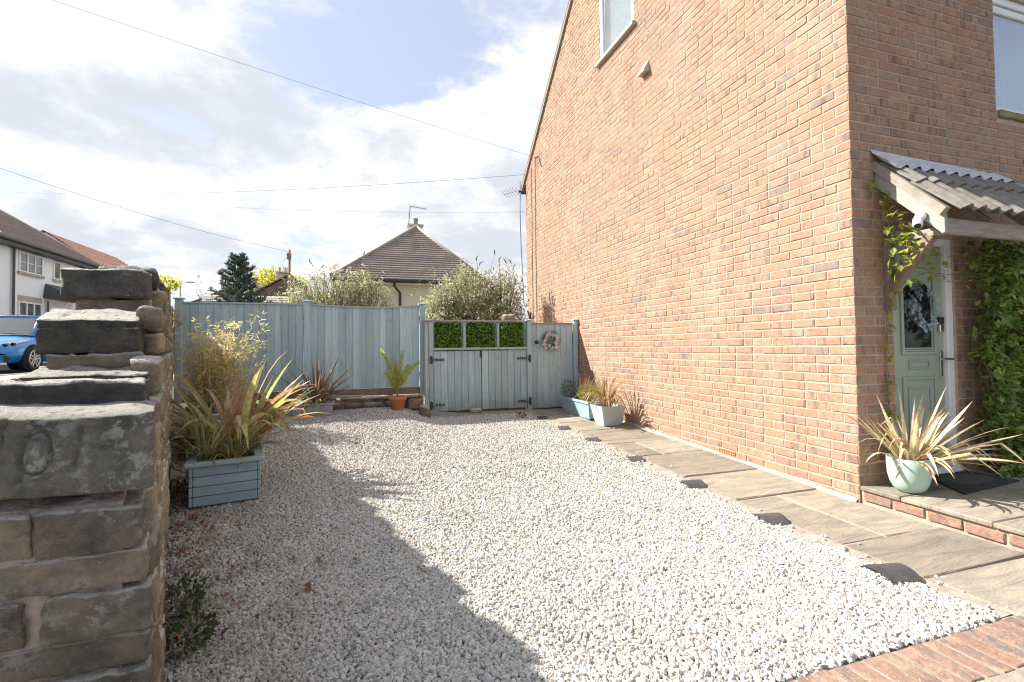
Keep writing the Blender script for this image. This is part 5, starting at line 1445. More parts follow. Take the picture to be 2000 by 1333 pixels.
for i in range(250):
    u = R.random()
    if u < .75:
        t = R.choice((U(3.2, 6.6), U(4.6, 6.8), U(5.6, 7.2), U(4, 9))); k_ = min(8, int(t)); p = Vector(stem[k_]).lerp(Vector(stem[k_ + 1]), t - k_); sp_ = .035 + .05 * max(0, 1 - abs(t - 5.6) / 2.5)
    elif u < .86: t = U(0, 3.2); k_ = int(t); p = Vector(stem[k_]).lerp(Vector(stem[k_ + 1]), t - k_); sp_ = .02
    else: p = Vector((U(4.1, 4.9), 2.62, U(1.72, 1.95))); sp_ = .03
    p = p + Vector((R.gauss(0, sp_), R.gauss(-.02, sp_ * .6), R.gauss(0, sp_ * .8)))
    p.y = min(p.y, YC - .02)
    m = MB(); leaf_quad(m, p, rdir() + Vector((-.2, -.4, -.1)), Vector((-.3, -.2, 1)) + rdir() * .5, U(.045, .078), U(.03, .05), U(0, 1), .15); m.build('leaf', M['climb'], cl)
# dense glossy shrub trained over the trellis right of the door
M['glossy'] = leafmat('glossy_leaf', [(0, (.09, .15, .035)), (.4, (.15, .225, .05)), (.75, (.23, .31, .07)), (.93, (.31, .37, .09)), (1, (.42, .42, .11))], trans=.3, rough=.3, spec=.55)
sh = thing('climbing_shrub', 'dense glossy evergreen climber covering the wall right of the door', 'shrub', (5.5, 2.6, .15))
R.seed(16)
m = MB()
for i in range(26):
    x = U(4.98, 6.6); P = [(x, 2.68, .12)]
    for j in range(6): P.append((P[-1][0] + U(-.14, .12), 2.66 + U(-.10, .05), .12 + (j + 1) * U(.27, .33)))
    m.tube(P, [.012, .011, .01, .008, .006, .005, .003], 5)
m.build('stem', M['bwood'], sh)
def shpos():
    z = U(.13, 2.10); x0 = 4.885 + .05 * nz(z * 3, 2, 5) + .04 * nz(z * 11, 2, 5) + (.10 if z < .5 else 0)
    x = x0 + 1.75 * R.random() ** 1.1; dep = .19 + .10 * nz(x * 3.1, z * 3.1, 4) + .05 * nz(x * 9, z * 9, 2)
    return Vector((x, YC - .03 - max(.02, dep) * (1 - .75 * R.random() ** 2), z))
cand = sorted([shpos() for i in range(7600)], key=lambda p: p.y + .12 * p.x)
inner = MB()
for i, p in enumerate(cand):
    d = rdir() + Vector((-.05, -.75, -.15)); L, W_ = U(.055, .09), U(.036, .054); mb = MB() if i < 300 else inner
    leaf_quad(mb, p, d, Vector((0, -.45, 1)) + rdir() * .55, L, W_, U(0, 1), .12)
    if i < 300: mb.build('leaf', M['glossy'], sh)
inner.build('foliage', M['glossy'], sh, kind='stuff')
# silvery eucalyptus wreath on the door light
M['euc'] = leafmat('eucalyptus_leaf', [(0, (.20, .27, .29)), (.5, (.28, .36, .38)), (1, (.40, .47, .50))], trans=.2, rough=.5)
dw = thing('eucalyptus_wreath', 'silvery blue eucalyptus wreath hanging on the front door glass', 'wreath', (4.47, yd - .05, 1.55))
m = MB(); c0 = Vector((4.475, yd - .055, 1.53)); m.tube([c0 + Vector((.105 * math.cos(t * .3142), 0, .135 * math.sin(t * .3142))) for t in range(21)], .0022, 6); m.build('ring', M['bwood'], dw)
for i in range(112):
    t = R.choice((U(1.6, 5.4), U(0, 6.283))); r_ = 1 + R.gauss(.02, .20); p = c0 + Vector((.105 * r_ * math.cos(t), -.012 - U(0, .03), .135 * r_ * math.sin(t)))
    m = MB(); leaf_quad(m, p, Vector((-math.sin(t) + math.cos(t) * .6, -.35, math.cos(t) + math.sin(t) * .6)) + rdir() * .5, Vector((0, -1, .3)) + rdir() * .5, U(.035, .06), U(.026, .040), U(0, 1), .1); m.build('leaf', M['euc'], dw)

# ------------------------------------------------------------------ beyond the fence
M['render_w'] = pm('white_render', (.80, .82, .835), (.84, .86, .875), 2, .9, .15, 60, .003, var=0)
M['render_c'] = pm('cream_render', (.60, .53, .44), (.68, .61, .52), 2, .9, .15, 60, .003, var=0)
M['btile'] = pm('brown_tile', (.385, .33, .30), (.48, .415, .38), 3, .85, .3, 30, .01, var=.12)
M['gtile2'] = pm('slate_tile', (.29, .25, .24), (.38, .335, .32), 3, .85, .3, 30, .01, var=.12)
M['rtile'] = pm('red_tile', (.34, .17, .12), (.44, .24, .17), 3, .85, .3, 30, .01, var=.15)
M['ridge'] = pm('ridge_tile', (.28, .26, .23), (.36, .33, .29), 5, .9, .3, 40, .01, var=.1)
def tiled_slope(root, A, B, Cc, D, pitch, mat, name='roof', thick=.04):
    """stepped courses of tiles on the quad A-B (eaves) to D-C (ridge); each course laps the one below"""
    A, B, Cc, D = map(Vector, (A, B, Cc, D)); n_ = max(3, int(((D - A).length + (Cc - B).length) / 2 / pitch)); nn = (B - A).cross(D - A).normalized()
    if nn.z < 0: nn = -nn
    m = MB()
    for i in range(n_):
        t0, t1 = i / n_, (i + 1.12) / n_; t1 = min(t1, 1)
        a, b_, c, d = A.lerp(D, t0), B.lerp(Cc, t0), B.lerp(Cc, t1), A.lerp(D, t1)
        m.add([a + nn * thick, b_ + nn * thick, c + nn * .006, d + nn * .006, a - nn * .002, b_ - nn * .002], [(0, 1, 2, 3), (4, 5, 1, 0)], U(0, 1))
    return m.build(name, M[mat], root)
# bungalow with a hipped roof behind the fence
bg_ = thing('bungalow', 'cream bungalow with brown hipped tile roof behind the garden shrubs', 'house', (2.0, 18.5, 1.0))
ex0, ex1, ey, ez = -.95, 4.85, 18.3, 3.78; ap = Vector((2.30, 20.2, 6.22)); ap2 = ap + Vector((0, 7, 0))
tiled_slope(bg_, (ex0, ey, ez), (ex1, ey, ez), ap + Vector((.04, 0, 0)), ap - Vector((.04, 0, 0)), .165, 'btile', thick=.085)
tiled_slope(bg_, (ex0, ey + 9, ez), (ex0, ey, ez), ap, ap2, .15, 'btile'); tiled_slope(bg_, (ex1, ey, ez), (ex1, ey + 9, ez), ap2, ap, .15, 'btile')
for e in ((ex0, ey, ez), (ex1, ey, ez)):
    m = MB(); e = Vector(e); m.tube([e + Vector((0, 0, .05)), ap + Vector((0, 0, .06))], .075, 8); m.build('hip_ridge', M['ridge'], bg_, smooth=True)
m = MB(); m.box(ex0 + .35, ex1 - .35, ey + .35, ey + 9, .2, ez + .02); m.build('wall', M['render_c'], bg_)
m = MB(); m.box(ex0 + .05, ex1 - .05, ey + .02, ey + .34, ez - .17, ez - .02); m.build('soffit', M['render_c'], bg_)
m = MB(); m.tube([(ex0, ey - .04, ez - .05), (ex1, ey - .04, ez - .05)], .065, 8); m.build('gutter', M['iron'], bg_)
m = MB(); m.tube([(1.28, ey - .04, ez - .1), (1.28, ey + .02, ez - .25), (1.50, ey + .28, ez - .45), (1.50, ey + .3, .5)], .045, 8); m.build('drainpipe', M['iron'], bg_)
m = MB(); m.box(2.02, 2.62, 20.6, 21.2, 5.7, 6.42); m.box(1.98, 2.66, 20.56, 21.24, 6.42, 6.50); o = m.build('chimney', M['btile'], bg_)
m = MB(); m.lathe((2.36, 20.85, 6.5), [(.10, 0), (.09, .2), (.11, .22), (.10, .30)], 12); m.build('chimney_pot', M['ridge'], o)
an = MB(); an.tube([(2.06, 20.9, 6.4), (2.14, 20.9, 7.36)], .018, 5); an.tube([(2.10, 20.9, 7.34), (2.75, 20.4, 7.12)], .012, 5)
for i in range(9): t = i / 8; c = Vector((2.25, 20.78, 7.30)).lerp(Vector((2.75, 20.4, 7.12)), t); an.tube([c - Vector((.03, .05, .08)), c + Vector((.03, .05, .08))], .008, 4)
an.build('aerial', M['iron'], bg_)
# small houses farther off
def far_house(name, lab, x, y, wx, wy, zb, ze, zr, wall, tile, axis='x', chim=None):
    t = thing(name, lab, 'house', (x, y, zb)); m = MB(); m.box(x - wx, x + wx, y - wy, y + wy, zb, ze); m.build('wall', M[wall], t); o_ = .3
    if axis == 'x':
        tiled_slope(t, (x - wx - o_, y - wy - o_, ze - .1), (x + wx + o_, y - wy - o_, ze - .1), (x + wx + o_, y, zr), (x - wx - o_, y, zr), .3, tile); tiled_slope(t, (x + wx + o_, y + wy + o_, ze - .1), (x - wx - o_, y + wy + o_, ze - .1), (x - wx - o_, y, zr), (x + wx + o_, y, zr), .3, tile)
        m = MB(); m.poly([(x - wx, y - wy, ze), (x - wx, y + wy, ze), (x - wx, y, zr - .1)], (2 * wx, 0, 0)); m.build('gable', M[wall], t)
    else:
        tiled_slope(t, (x + wx + o_, y - wy - o_, ze - .1), (x + wx + o_, y + wy + o_, ze - .1), (x, y + wy + o_, zr), (x, y - wy - o_, zr), .3, tile); tiled_slope(t, (x - wx - o_, y + wy + o_, ze - .1), (x - wx - o_, y - wy - o_, ze - .1), (x, y - wy - o_, zr), (x, y + wy + o_, zr), .3, tile)
        m = MB(); m.poly([(x - wx, y - wy, ze), (x + wx, y - wy, ze), (x, y - wy, zr - .1)], (0, 2 * wy, 0)); m.build('gable', M[wall], t)
    if chim:
        m = MB(); m.box(chim[0] - .35, chim[0] + .35, chim[1] - .3, chim[1] + .3, ze, chim[2]); m.box(chim[0] - .42, chim[0] + .42, chim[1] - .37, chim[1] + .37, chim[2], chim[2] + .12); o = m.build('chimney', M['btile'], t)
        for d in (-.18, .18): m = MB(); m.lathe((chim[0] + d, chim[1], chim[2] + .12), [(.09, 0), (.08, .35)], 8); m.build('chimney_pot', M['btile'], o)
    return t
M['btile2'] = pm('old_brick', (.15, .10, .085), (.21, .15, .13), 3, .9, .2, 30, .01, var=.1)
far_house('brick_cottage', 'dark gabled cottage with chimney left of the telegraph pole', -4.4, 37.5, 2.3, 3.0, .8, 4.6, 6.1, 'btile2', 'gtile2', 'y', (-5.1, 37.2, 6.55))
far_house('low_cottage', 'low pale roofed cottage just right of the conifer', -5.2, 30.5, 2.6, 2.0, .8, 3.2, 4.3, 'render_c', 'gtile2', 'x')
far_house('far_cottage', 'distant cottage with a stubby chimney behind the conifer', -9.5, 45, 3.0, 3.0, .8, 4.6, 6.0, 'btile2', 'gtile2', 'y', (-7.6, 43.5, 6.2))
# white rendered house across the street
wh = thing('white_house', 'white rendered house with dark fascia and grey tiled roof across the street', 'house', (-18, 27, .74))
HX, HY0, HY1 = -14.4, 17.0, 33.0
m = MB(); m.box(HX - 7.2, HX, HY0, HY1, .6, 5.9); m.build('wall', M['render_w'], wh)
m = MB(); m.box(HX - .005, HX + .42, HY0 - .3, HY1 + .3, 5.80, 6.02); M['dfascia'] = pm('dark_fascia', (.07, .075, .085), (.09, .095, .105), 2, .5, 0, var=0); m.build('fascia', M['dfascia'], wh)
m = MB(); m.tube([(HX + .47, HY0 - .3, 6.0), (HX + .47, HY1 + .3, 6.0)], .06, 8); m.build('gutter', M['iron'], wh)
xe, xr, zr = HX + .45, HX - 3.6, 9.0
tiled_slope(wh, (xe, HY0 - .4, 6.03), (xe, HY1 + .4, 6.03), (xr, HY1 - 3.9, zr), (xr, HY0 - .4, zr), .19, 'gtile2', thick=.09)
tiled_slope(wh, (xe, HY1 + .4, 6.03), (HX - 7.6, HY1 + .4, 6.03), (xr - .02, HY1 - 3.9, zr), (xr + .02, HY1 - 3.9, zr), .3, 'gtile2')
tiled_slope(wh, (HX - 7.6, HY1 + .4, 6.03), (HX - 7.6, HY0 - .4, 6.03), (xr, HY0 - .4, zr), (xr, HY1 - 3.9, zr), .3, 'gtile2')
m = MB(); m.tube([(xe, HY1 + .4, 6.08), (xr, HY1 - 3.9, zr + .05)], .09, 8); m.tube([(xr, HY1 - 3.9, zr + .05), (xr, HY0, zr + .05)], .09, 8); m.build('hip_ridge', M['btile'], wh, smooth=True)
m = MB(); m.poly([(HX + .35, 25.0, 5.98), (HX + .35, 25.65, 5.98), (HX + .3, 25.2, 6.35)], (-.4, 0, 0)); m.build('dormer_verge', M['render_w'], wh)
M['pane'] = glass('house_pane', (.10, .11, .12), .05)
def hwin(y0, y1, z0, z1, n_, bars=False):
    m = MB(); t = .055
    m.box(HX - .02, HX + .05, y0, y1, z0, z0 + t); m.box(HX - .02, HX + .05, y0, y1, z1 - t, z1)
    for i in range(n_ + 1):
        y = y0 + (y1 - y0 - t * 1.5) * i / n_; m.box(HX - .02, HX + .052, y, y + t * 1.5, z0 + t, z1 - t)
    o = m.build('window', M['white'], wh)
    for i in range(n_):
        a, b_ = y0 + (y1 - y0 - t * 1.5) * i / n_ + t * 1.5, y0 + (y1 - y0 - t * 1.5) * (i + 1) / n_
        m = MB(); m.box(HX - .01, HX + .025, a, b_, z0 + t, z1 - t); m.build('pane', M['pane'], o)
    if bars: m = MB(); m.box(HX, HX + .035, y0 + .1, y1 - .1, (z0 + z1) / 2 - .012, (z0 + z1) / 2 + .012); m.build('glazing_bar', M['white'], o)
    m = MB(); m.box(HX - .02, HX + .09, y0 - .05, y1 + .05, z0 - .12, z0 - .005); m.build('sill', M['btile'], o)
hwin(26.95, 28.65, 4.86, 5.74, 3, True); hwin(29.5, 30.08, 4.86, 5.74, 1); hwin(26.95, 28.6, 2.3, 3.52, 3, True); hwin(31.3, 32.4, 4.86, 5.74, 2); hwin(21.5, 23.2, 4.86, 5.74, 3, True)
m = MB(); m.box(HX - .01, HX + .02, 26.95, 28.65, 3.55, 3.80); m.build('brick_lintel', M['btile'], wh)
m = MB(); m.tube([(HX + .09, 26.52, 5.85), (HX + .09, 26.52, .75)], .05, 8); m.tube([(HX + .09, 28.98, 3.7), (HX + .09, 28.98, .75)], .04, 8); m.build('drainpipe', M['dfascia'], wh)
m = MB(); p = HX + 1.1
m.add([(HX, 28.9, 4.55), (HX, 31.0, 4.55), (p, 31.3, 3.92), (p, 28.75, 3.92), (HX, 28.75, 3.92), (HX, 31.3, 3.92), (p, 31.3, 3.82), (p, 28.75, 3.82), (HX, 28.75, 3.82), (HX, 31.3, 3.82)], [(0, 3, 2, 1), (0, 4, 3), (1, 2, 5), (3, 7, 6, 2), (4, 8, 7, 3), (2, 6, 9, 5), (6, 7, 8, 9)])
o = m.build('porch', M['dfascia'], wh)
m = MB(); m.box(HX - .02, HX + .04, 29.4, 30.35, .75, 3.3); m.build('front_door', M['btile'], wh)
m = MB(); m.cbox((p - .1, 30.9, 2.2), (.05, 0, 0), (0, .05, 0), (0, 0, 1.5), .01); m.cbox((HX + .5, 29.0, 3.2), (.45, 0, .42), (0, .04, 0), (-.04, 0, .04), .01); m.build('porch_post', M['white'], o)
far_house('red_roof_house', 'house with salmon red tiled roof behind the white house', -21.2, 47.5, 4.4, 5, .8, 6.6, 9.85, 'render_w', 'rtile', 'y')
# blue hatchback parked in the road, facing this way
R.seed(3)
CXc, CYf, CZ = -8.84, 14.75, .745
car = thing('parked_car', 'bright blue hatchback parked at the kerb beyond the stone wall', 'car', (CXc, CYf + 2, CZ))
s = NT('blue_car_paint'); s.b.inputs['Coat Weight'].default_value = .6; s.b.inputs['Coat Roughness'].default_value = .05; M['carblue'] = s.fin((.03, .25, .60), .25, .5, .1)
M['tyre'] = pm('tyre', (.02, .02, .02), (.03, .03, .03), 9, .85, .2, 80, .002, var=0); M['alloy'] = pm('alloy', (.5, .5, .52), (.6, .6, .62), 5, .3, 0, var=0, metal=.8)
st_ = [(0.0, .50, .30, .56, .62), (.05, .68, .24, .60, .68), (.18, .79, .22, .66, .745), (.45, .845, .22, .74, .83), (.8, .865, .24, .82, .905), (1.1, .87, .24, .88, .95), (1.35, .87, .24, .90, .96), (2.6, .87, .24, .92, .97), (3.5, .86, .24, .94, .98), (3.9, .80, .28, .93, .97), (4.03, .68, .36, .86, .90)]
def ring(y, hw, zb, zs, zt):
    P = [(0, zb), (.80, zb), (.93, zb + .05), (1.0, zb + .22), (1.0, zs - .16), (.965, zs - .02), (.90, zs + .02), (.6, zt - .008), (.3, zt), (0, zt)]
    return [Vector((x * hw, y, z)) for x, z in P]
m = MB()
for sg_ in (1, -1):
    V = []; F = []
    for q in st_:
        V += [Vector((CXc + sg_ * p.x, CYf + p.y, CZ + p.z)) for p in ring(*q)]
    for i in range(len(st_) - 1):
        for j in range(9):
            f = (i * 10 + j, i * 10 + j + 1, (i + 1) * 10 + j + 1, (i + 1) * 10 + j); F.append(f if sg_ < 0 else tuple(reversed(f)))
    F.append(tuple(range(10))); F.append(tuple((len(st_) - 1) * 10 + j for j in range(10)))
    m.add(V, F)
body = m.build('body', M['carblue'], car, smooth=True)
def cpt(x, y, z): return Vector((CXc + x, CYf + y, CZ + z))
G0 = [(.73, 1.02, .93), (.56, 1.78, 1.43), (.54, 3.1, 1.46), (.60, 3.75, 1.18), (.72, 3.92, .95)]
m = MB(); V = []; F = []
roof_ = [(.98, .70, .93), (1.62, .545, 1.42), (2.4, .58, 1.485), (3.1, .56, 1.46), (3.62, .58, 1.28), (3.93, .70, .96)]
for (y, hw, z) in roof_:
    V += [cpt(-hw, y, z - .02), cpt(-hw * .8, y - .03 * (z > 1.3), z + .012), cpt(0, y - .05, z + .025), cpt(hw * .8, y - .03 * (z > 1.3), z + .012), cpt(hw, y, z - .02)]
for i in range(1, 3):
    for j in range(4): F.append((5 * i + j, 5 * i + j + 1, 5 * i + 6 + j, 5 * i + 5 + j))
m.add(V, F).build('roof', M['carblue'], car, smooth=True)
M['screen'] = glass('windscreen', (.09, .10, .11), .04)
m = MB(); m.add(V, [(j, j + 1, 6 + j, 5 + j) for j in range(4)]); m.build('windscreen', M['screen'], car, smooth=True)
m = MB(); m.tube([cpt(x, .93 - .05 * (1 - (x / .7) ** 2), .935) for x in (-.7, -.35, 0, .35, .7)], .022, 6); m.tube([cpt(.62, .97, .955), cpt(.1, 1.0, .99)], .010, 4); m.build('wiper', M['iron'], car)
m = MB(); m.add(V, [(15 + j, 16 + j, 21 + j, 20 + j) for j in range(4)] + [(20 + j, 21 + j, 26 + j, 25 + j) for j in range(4)]); m.build('rear_window', M['screen'], car, smooth=True)
for sg_ in (-1, 1):
    m = MB(); P = [cpt(sg_ * hw * (1.0 if i else 1.0), y, z - .02) for i, (y, hw, z) in enumerate(roof_)]; P2 = [cpt(sg_ * .845, 1.12, .93), cpt(sg_ * .85, 3.85, .95)]
    m.add(P + P2, [(0, 1, 2, 3, 4, 5, 7, 6)]); m.build('side_window', M['screen'], car)
    m = MB(); m.tube([cpt(sg_ * .74, .98, .92), cpt(sg_ * .65, 1.3, 1.17), cpt(sg_ * .56, 1.62, 1.415), cpt(sg_ * .585, 2.4, 1.47), cpt(sg_ * .57, 3.1, 1.445), cpt(sg_ * .72, 3.85, .96)], [.035, .032, .03, .03, .03, .05], 6); m.build('pillar', M['carblue'], car, smooth=True)
    if sg_ > 0:
        m = MB(); m.tube([cpt(x, 1.66 - .06 * (1 - (x / .56) ** 2), 1.44 + .02 * (1 - (x / .56) ** 2)) for x in (-.56, -.3, 0, .3, .56)], .04, 8); m.build('roof_edge', M['carblue'], car, smooth=True)
    m = MB(); m.tube([cpt(sg_ * .72, 2.42, 1.3), cpt(sg_ * .845, 2.45, .94)], .03, 5); m.build('door_pillar', M['iron'], car)
    m = MB(); V2 = []; 
    P = [(.42, .04, .615), (.55, .07, .60), (.74, .20, .645), (.83, .46, .745), (.86, .62, .80), (.80, .52, .80), (.66, .20, .73), (.50, .06, .68)]
    m.poly([cpt(sg_ * x, y - .02, z) for x, y, z in P], (sg_ * .012, .05, .01)); hl = m.build('headlight', M['alloy'], car)
    m = MB(); m.tube([cpt(sg_ * .66, .10, .665), cpt(sg_ * .67, .16, .67)], [.045, .04], 12); m.tube([cpt(sg_ * .76, .20, .70), cpt(sg_ * .77, .27, .70)], [.04, .035], 12); m.build('lamp', M['dglass'], hl)
    m = MB(); m.poly([cpt(sg_ * x, y - .022, z) for x, y, z in ((.36, .0, .30), (.70, .12, .27), (.76, .2, .36), (.68, .08, .44), (.40, 0, .42))], (0, .03, 0)); m.build('bumper_vent', M['iron'], car)
    m = MB(); m.lathe((0, 0, 0), [(.045, -.03), (.09, -.02), (.10, .05), (.05, .10)], 10); m.v = [tuple(cpt(sg_ * .93 + a, 1.28 + b_, 1.0 + c)) for a, b_, c in m.v]; m.build('door_mirror', M['carblue'], car, smooth=True)
    for yy in (.82, 3.35):
        hub = cpt(sg_ * .80, yy, .325)
        m = MB(); m.lathe((0, 0, 0), [(.36, -.02), (.375, .03), (.375, .075), (.35, .085)], 28, closed=False); m.lathe((0, 0, 0), [(.001, .07), (.36, .07)], 28, closed=False); m.v = [(hub.x + sg_ * c, hub.y + a, hub.z + b_) for a, b_, c in m.v]; m.build('wheel_arch', M['tyre'], car)
        wl = MB(); wl.lathe((0, 0, 0), [(.20, -.12), (.30, -.12), (.32, -.08), (.325, 0), (.32, .075), (.30, .10), (.235, .10), (.23, .085)], 28, closed=False); wl.v = [(hub.x + sg_ * c, hub.y + a, hub.z + b_) for a, b_, c in wl.v]; wo_ = wl.build('wheel', M['tyre'], car, smooth=True)
        rm = MB(); rm.lathe((0, 0, 0), [(.232, .06), (.236, .10), (.215, .108), (.205, .08)], 28, closed=False)
        for k_ in range(5):
            a = k_ * 1.2566 + .3; ca, sa = math.cos(a), math.sin(a)
            for off in (-.035, .035): rm.cbox((ca * .13 - sa * off, sa * .13 + ca * off, .088), (ca * .10, sa * .10, 0), (-sa * .017, ca * .017, 0), (0, 0, .012), .004)
        rm.lathe((0, 0, .085), [(.05, 0), (.05, .02), (.001, .024)], 14, closed=False); rm.v = [(hub.x + sg_ * c, hub.y + a, hub.z + b_) for a, b_, c in rm.v]; rm.build('rim', M['alloy'], wo_)
        dk = MB(); dk.lathe((0, 0, 0), [(.001, .05), (.232, .05)], 20, closed=False); dk.v = [(hub.x + sg_ * c, hub.y + a, hub.z + b_) for a, b_, c in dk.v]; dk.build('brake_disc', M['iron'], wo_)
m = MB(); m.poly([cpt(x, -.012, z) for x, z in ((-.46, .50), (.46, .50), (.40, .60), (-.40, .60))], (0, .04, 0)); m.poly([cpt(x, -.015, z) for x, z in ((-.34, .28), (.34, .28), (.36, .42), (-.36, .42))], (0, .04, 0)); m.build('grille', M['iron'], car)
m = MB(); m.poly([cpt(x, -.02, z) for x, z in ((-.72, .225), (.72, .225), (.70, .25), (-.70, .25))], (0, .12, 0)); m.build('bumper_lip', M['white'], car)

# telegraph pole, lamp posts and overhead cables
tpole = thing('telegraph_pole', 'brown wooden telegraph pole with a short cross bar beyond the fence', 'pole', (-3.27, 26.12, .8))
m = MB(); m.tube([(-3.27, 26.12, .5), (-3.27, 26.12, 6.2)], [.085, .06], 10); m.build('shaft', M['bwood'], tpole, smooth=True)
m = MB(); m.tube([(-3.75, 26.1, 5.05), (-3.2, 26.05, 5.0)], .035, 6); m.cbox((-3.27, 26.0, 5.85), (.10, 0, 0), (0, .05, 0), (0, 0, .16), .02); m.cbox((-3.32, 26.0, 4.7), (.2, 0, 0), (0, .04, 0), (0, 0, .03), .01); m.build('cross_bar', M['bwood'], tpole)
lp = thing('street_lamp', 'thin grey street lamp with bent arm, far off left of the conifer', 'street lamp', (-14.1, 46.4, .8))
m = MB(); m.tube([(-14.1, 46.4, .8), (-14.1, 46.4, 6.7), (-13.95, 46.35, 6.85), (-13.5, 46.2, 6.9)], [.08, .055, .045, .04], 8); m.build('column', M['gplastic'], lp)
m = MB(); m.cbox((-13.25, 46.1, 6.9), (.28, 0, 0), (0, .12, 0), (0, 0, .06), .03); m.build('lantern', M['gplastic'], lp)
m = MB(); m.tube([(-14.95, 46.6, .8), (-14.95, 46.6, 7.1)], [.14, .10], 8); tag(m.build('distant_pole', M['bwood']), 'dark slim pole far off between the wall and the fence post', 'pole')
M['wire'] = pm('wire', (.20, .20, .215), (.26, .26, .275), 3, .7, 0, var=0)
def wire(a, b_, sag, r_, lab, n_=28):
    a, b_ = Vector(a), Vector(b_); P = []
    for i in range(n_ + 1):
        t = i / n_; p = a.lerp(b_, t); p.z -= sag * 4 * t * (1 - t); P.append(p)
    m = MB(); m.tube(P, r_, 5); tag(m.build('overhead_cable', M['wire']), lab, 'cable', 'overhead cables')
wire((-11.0, 8.2, 7.75), (3.66, 9.72, 5.36), .12, .0032, 'highest cable, dropping from the top left of the sky to the brick house')
wire((-12.8, 19.0, 7.75), (-3.3, 26.1, 6.1), .28, .0075, 'thick cable running down to the telegraph pole from above the white house')
wire((-20, 30, 9.2), (3.66, 10.2, 5.15), .45, .006, 'upper level cable that meets the brick house below its eaves')
wire((-14, 42, 12.6), (3.66, 10.3, 4.32), .3, .006, 'lower level cable that passes behind the bungalow aerial')
wire((-3.3, 26.1, 5.9), (-9.0, 46, 7.3), .3, .007, 'faint cable leaving the telegraph pole to the left')

# ------------------------------------------------------------------ trees and shrubs beyond the fence
M['buddleia'] = leafmat('buddleia_leaf', [(0, (.19, .205, .115)), (.35, (.28, .29, .165)), (.7, (.41, .40, .26)), (1, (.54, .52, .40))], trans=.4)
M['twig'] = pm('twig', (.16, .12, .085), (.24, .19, .14), 8, .9, .2, 60, .003, var=0)
M['seed'] = pm('seed_head', (.10, .085, .07), (.17, .15, .12), 20, .95, .3, 90, .004, var=0)
def shrub(name, lab, blobs, zb, n, seed, spikes):
    R.seed(seed); c = blobs[0]; t = thing(name, lab, 'shrub', (c[0], c[1], zb)); m = MB(); tw = MB(); sd_ = MB()
    vol = sum(b_[3] * b_[5] for b_ in blobs)
    for (x, y, z, rx, ry, rz) in blobs:
        for i in range(int(70 * rx * rz / vol) + 6):
            d = rdir(); d.z = abs(d.z) * .8 + .2; p0 = Vector((x + U(-.2, .2) * rx, y, max(zb, z - rz))); p1 = Vector((x + d.x * rx * .9, y + d.y * ry * .9, z - rz * .3 + d.z * rz * 1.15))
            q = p0.lerp(p1, .5) + rdir() * .1; tw.tube([p0, q, p1], [.016, .011, .004], 5)
        k_ = int(n * rx * rz / vol)
        for i in range(k_):
            d = rdir(); f = .88 + .62 * nz(d.x * 1.7 + x, d.y * 1.7, d.z * 1.7 + z, 1.4) + .34 * nz(d.x * 5, d.y * 5 + x, d.z * 5, 1)
            r_ = f * (R.random() ** .38)
            if nz(x + d.x * rx * r_, y + d.y * ry * r_, z + d.z * rz * r_, 4.2) < -.22: continue
            p = Vector((x + d.x * rx * r_, y + d.y * ry * r_, z + d.z * rz * r_))
            leaf_quad(m, p, d * .7 + rdir() + Vector((0, 0, -.25)), Vector((0, 0, 1)) + rdir() * .7, U(.055, .11), U(.018, .03), U(0, 1), .15)
    for (x, y, z) in spikes:
        p = Vector((x, y, z)); d = Vector((R.gauss(0, .35), R.gauss(0, .2), 1)); q = p - d * U(.3, .5); tw.tube([q, p], [.006, .003], 4)
        sd_.tube([p, p + d * .05 + Vector((U(-.03, .03), 0, 0)), p + d * .13 + Vector((U(-.06, .06), 0, -.02))], [.010, .014, .003], 5)
        for i in range(8): leaf_quad(m, q.lerp(p, U(.0, .9)), rdir() + Vector((0, 0, .3)), rdir(), U(.05, .09), U(.014, .022), U(0, 1), .1)
    m.build('foliage', M['buddleia'], t, kind='stuff'); tw.build('branches', M['twig'], t); sd_.build('seed_heads', M['seed'], t, kind='stuff')
R.seed(8)
shrub('grey_shrub', 'silvery green bushy shrub behind the middle of the fence', [(-.55, 11.2, 2.3, .85, .6, .72), (.18, 11.2, 2.4, .60, .6, .62), (-1.2, 11.5, 2.15, .55, .5, .62), (.62, 11.0, 1.75, .35, .4, .5)], .6, 16000, 71, [(-.9 + .2 * i + R.uniform(-.1, .1), 11.2, 2.75 + R.uniform(0, .35)) for i in range(8)] + [(.05, 11.1, 3.15), (.12, 11.1, 3.3), (-.02, 11.1, 3.05)])
shrub('grey_shrub', 'tall silvery green shrub behind the double doors beside the brick house', [(2.15, 9.6, 2.20, .78, .5, .74), (2.85, 9.5, 2.25, .50, .45, .68), (1.62, 9.7, 2.0, .44, .45, .60), (2.6, 9.4, 1.7, .85, .5, .5), (1.75, 9.4, 1.6, .58, .4, .5)], .3, 24000, 72, [(1.8, 9.5, 2.95), (2.3, 9.5, 3.0), (2.35, 9.5, 2.9), (2.65, 9.4, 3.12), (2.75, 9.4, 2.98), (2.9, 9.4, 2.95), (3.0, 9.4, 2.95), (3.05, 9.4, 2.85), (3.1, 9.4, 2.62), (2.0, 9.5, 2.9), (1.2, 9.6, 2.7)])
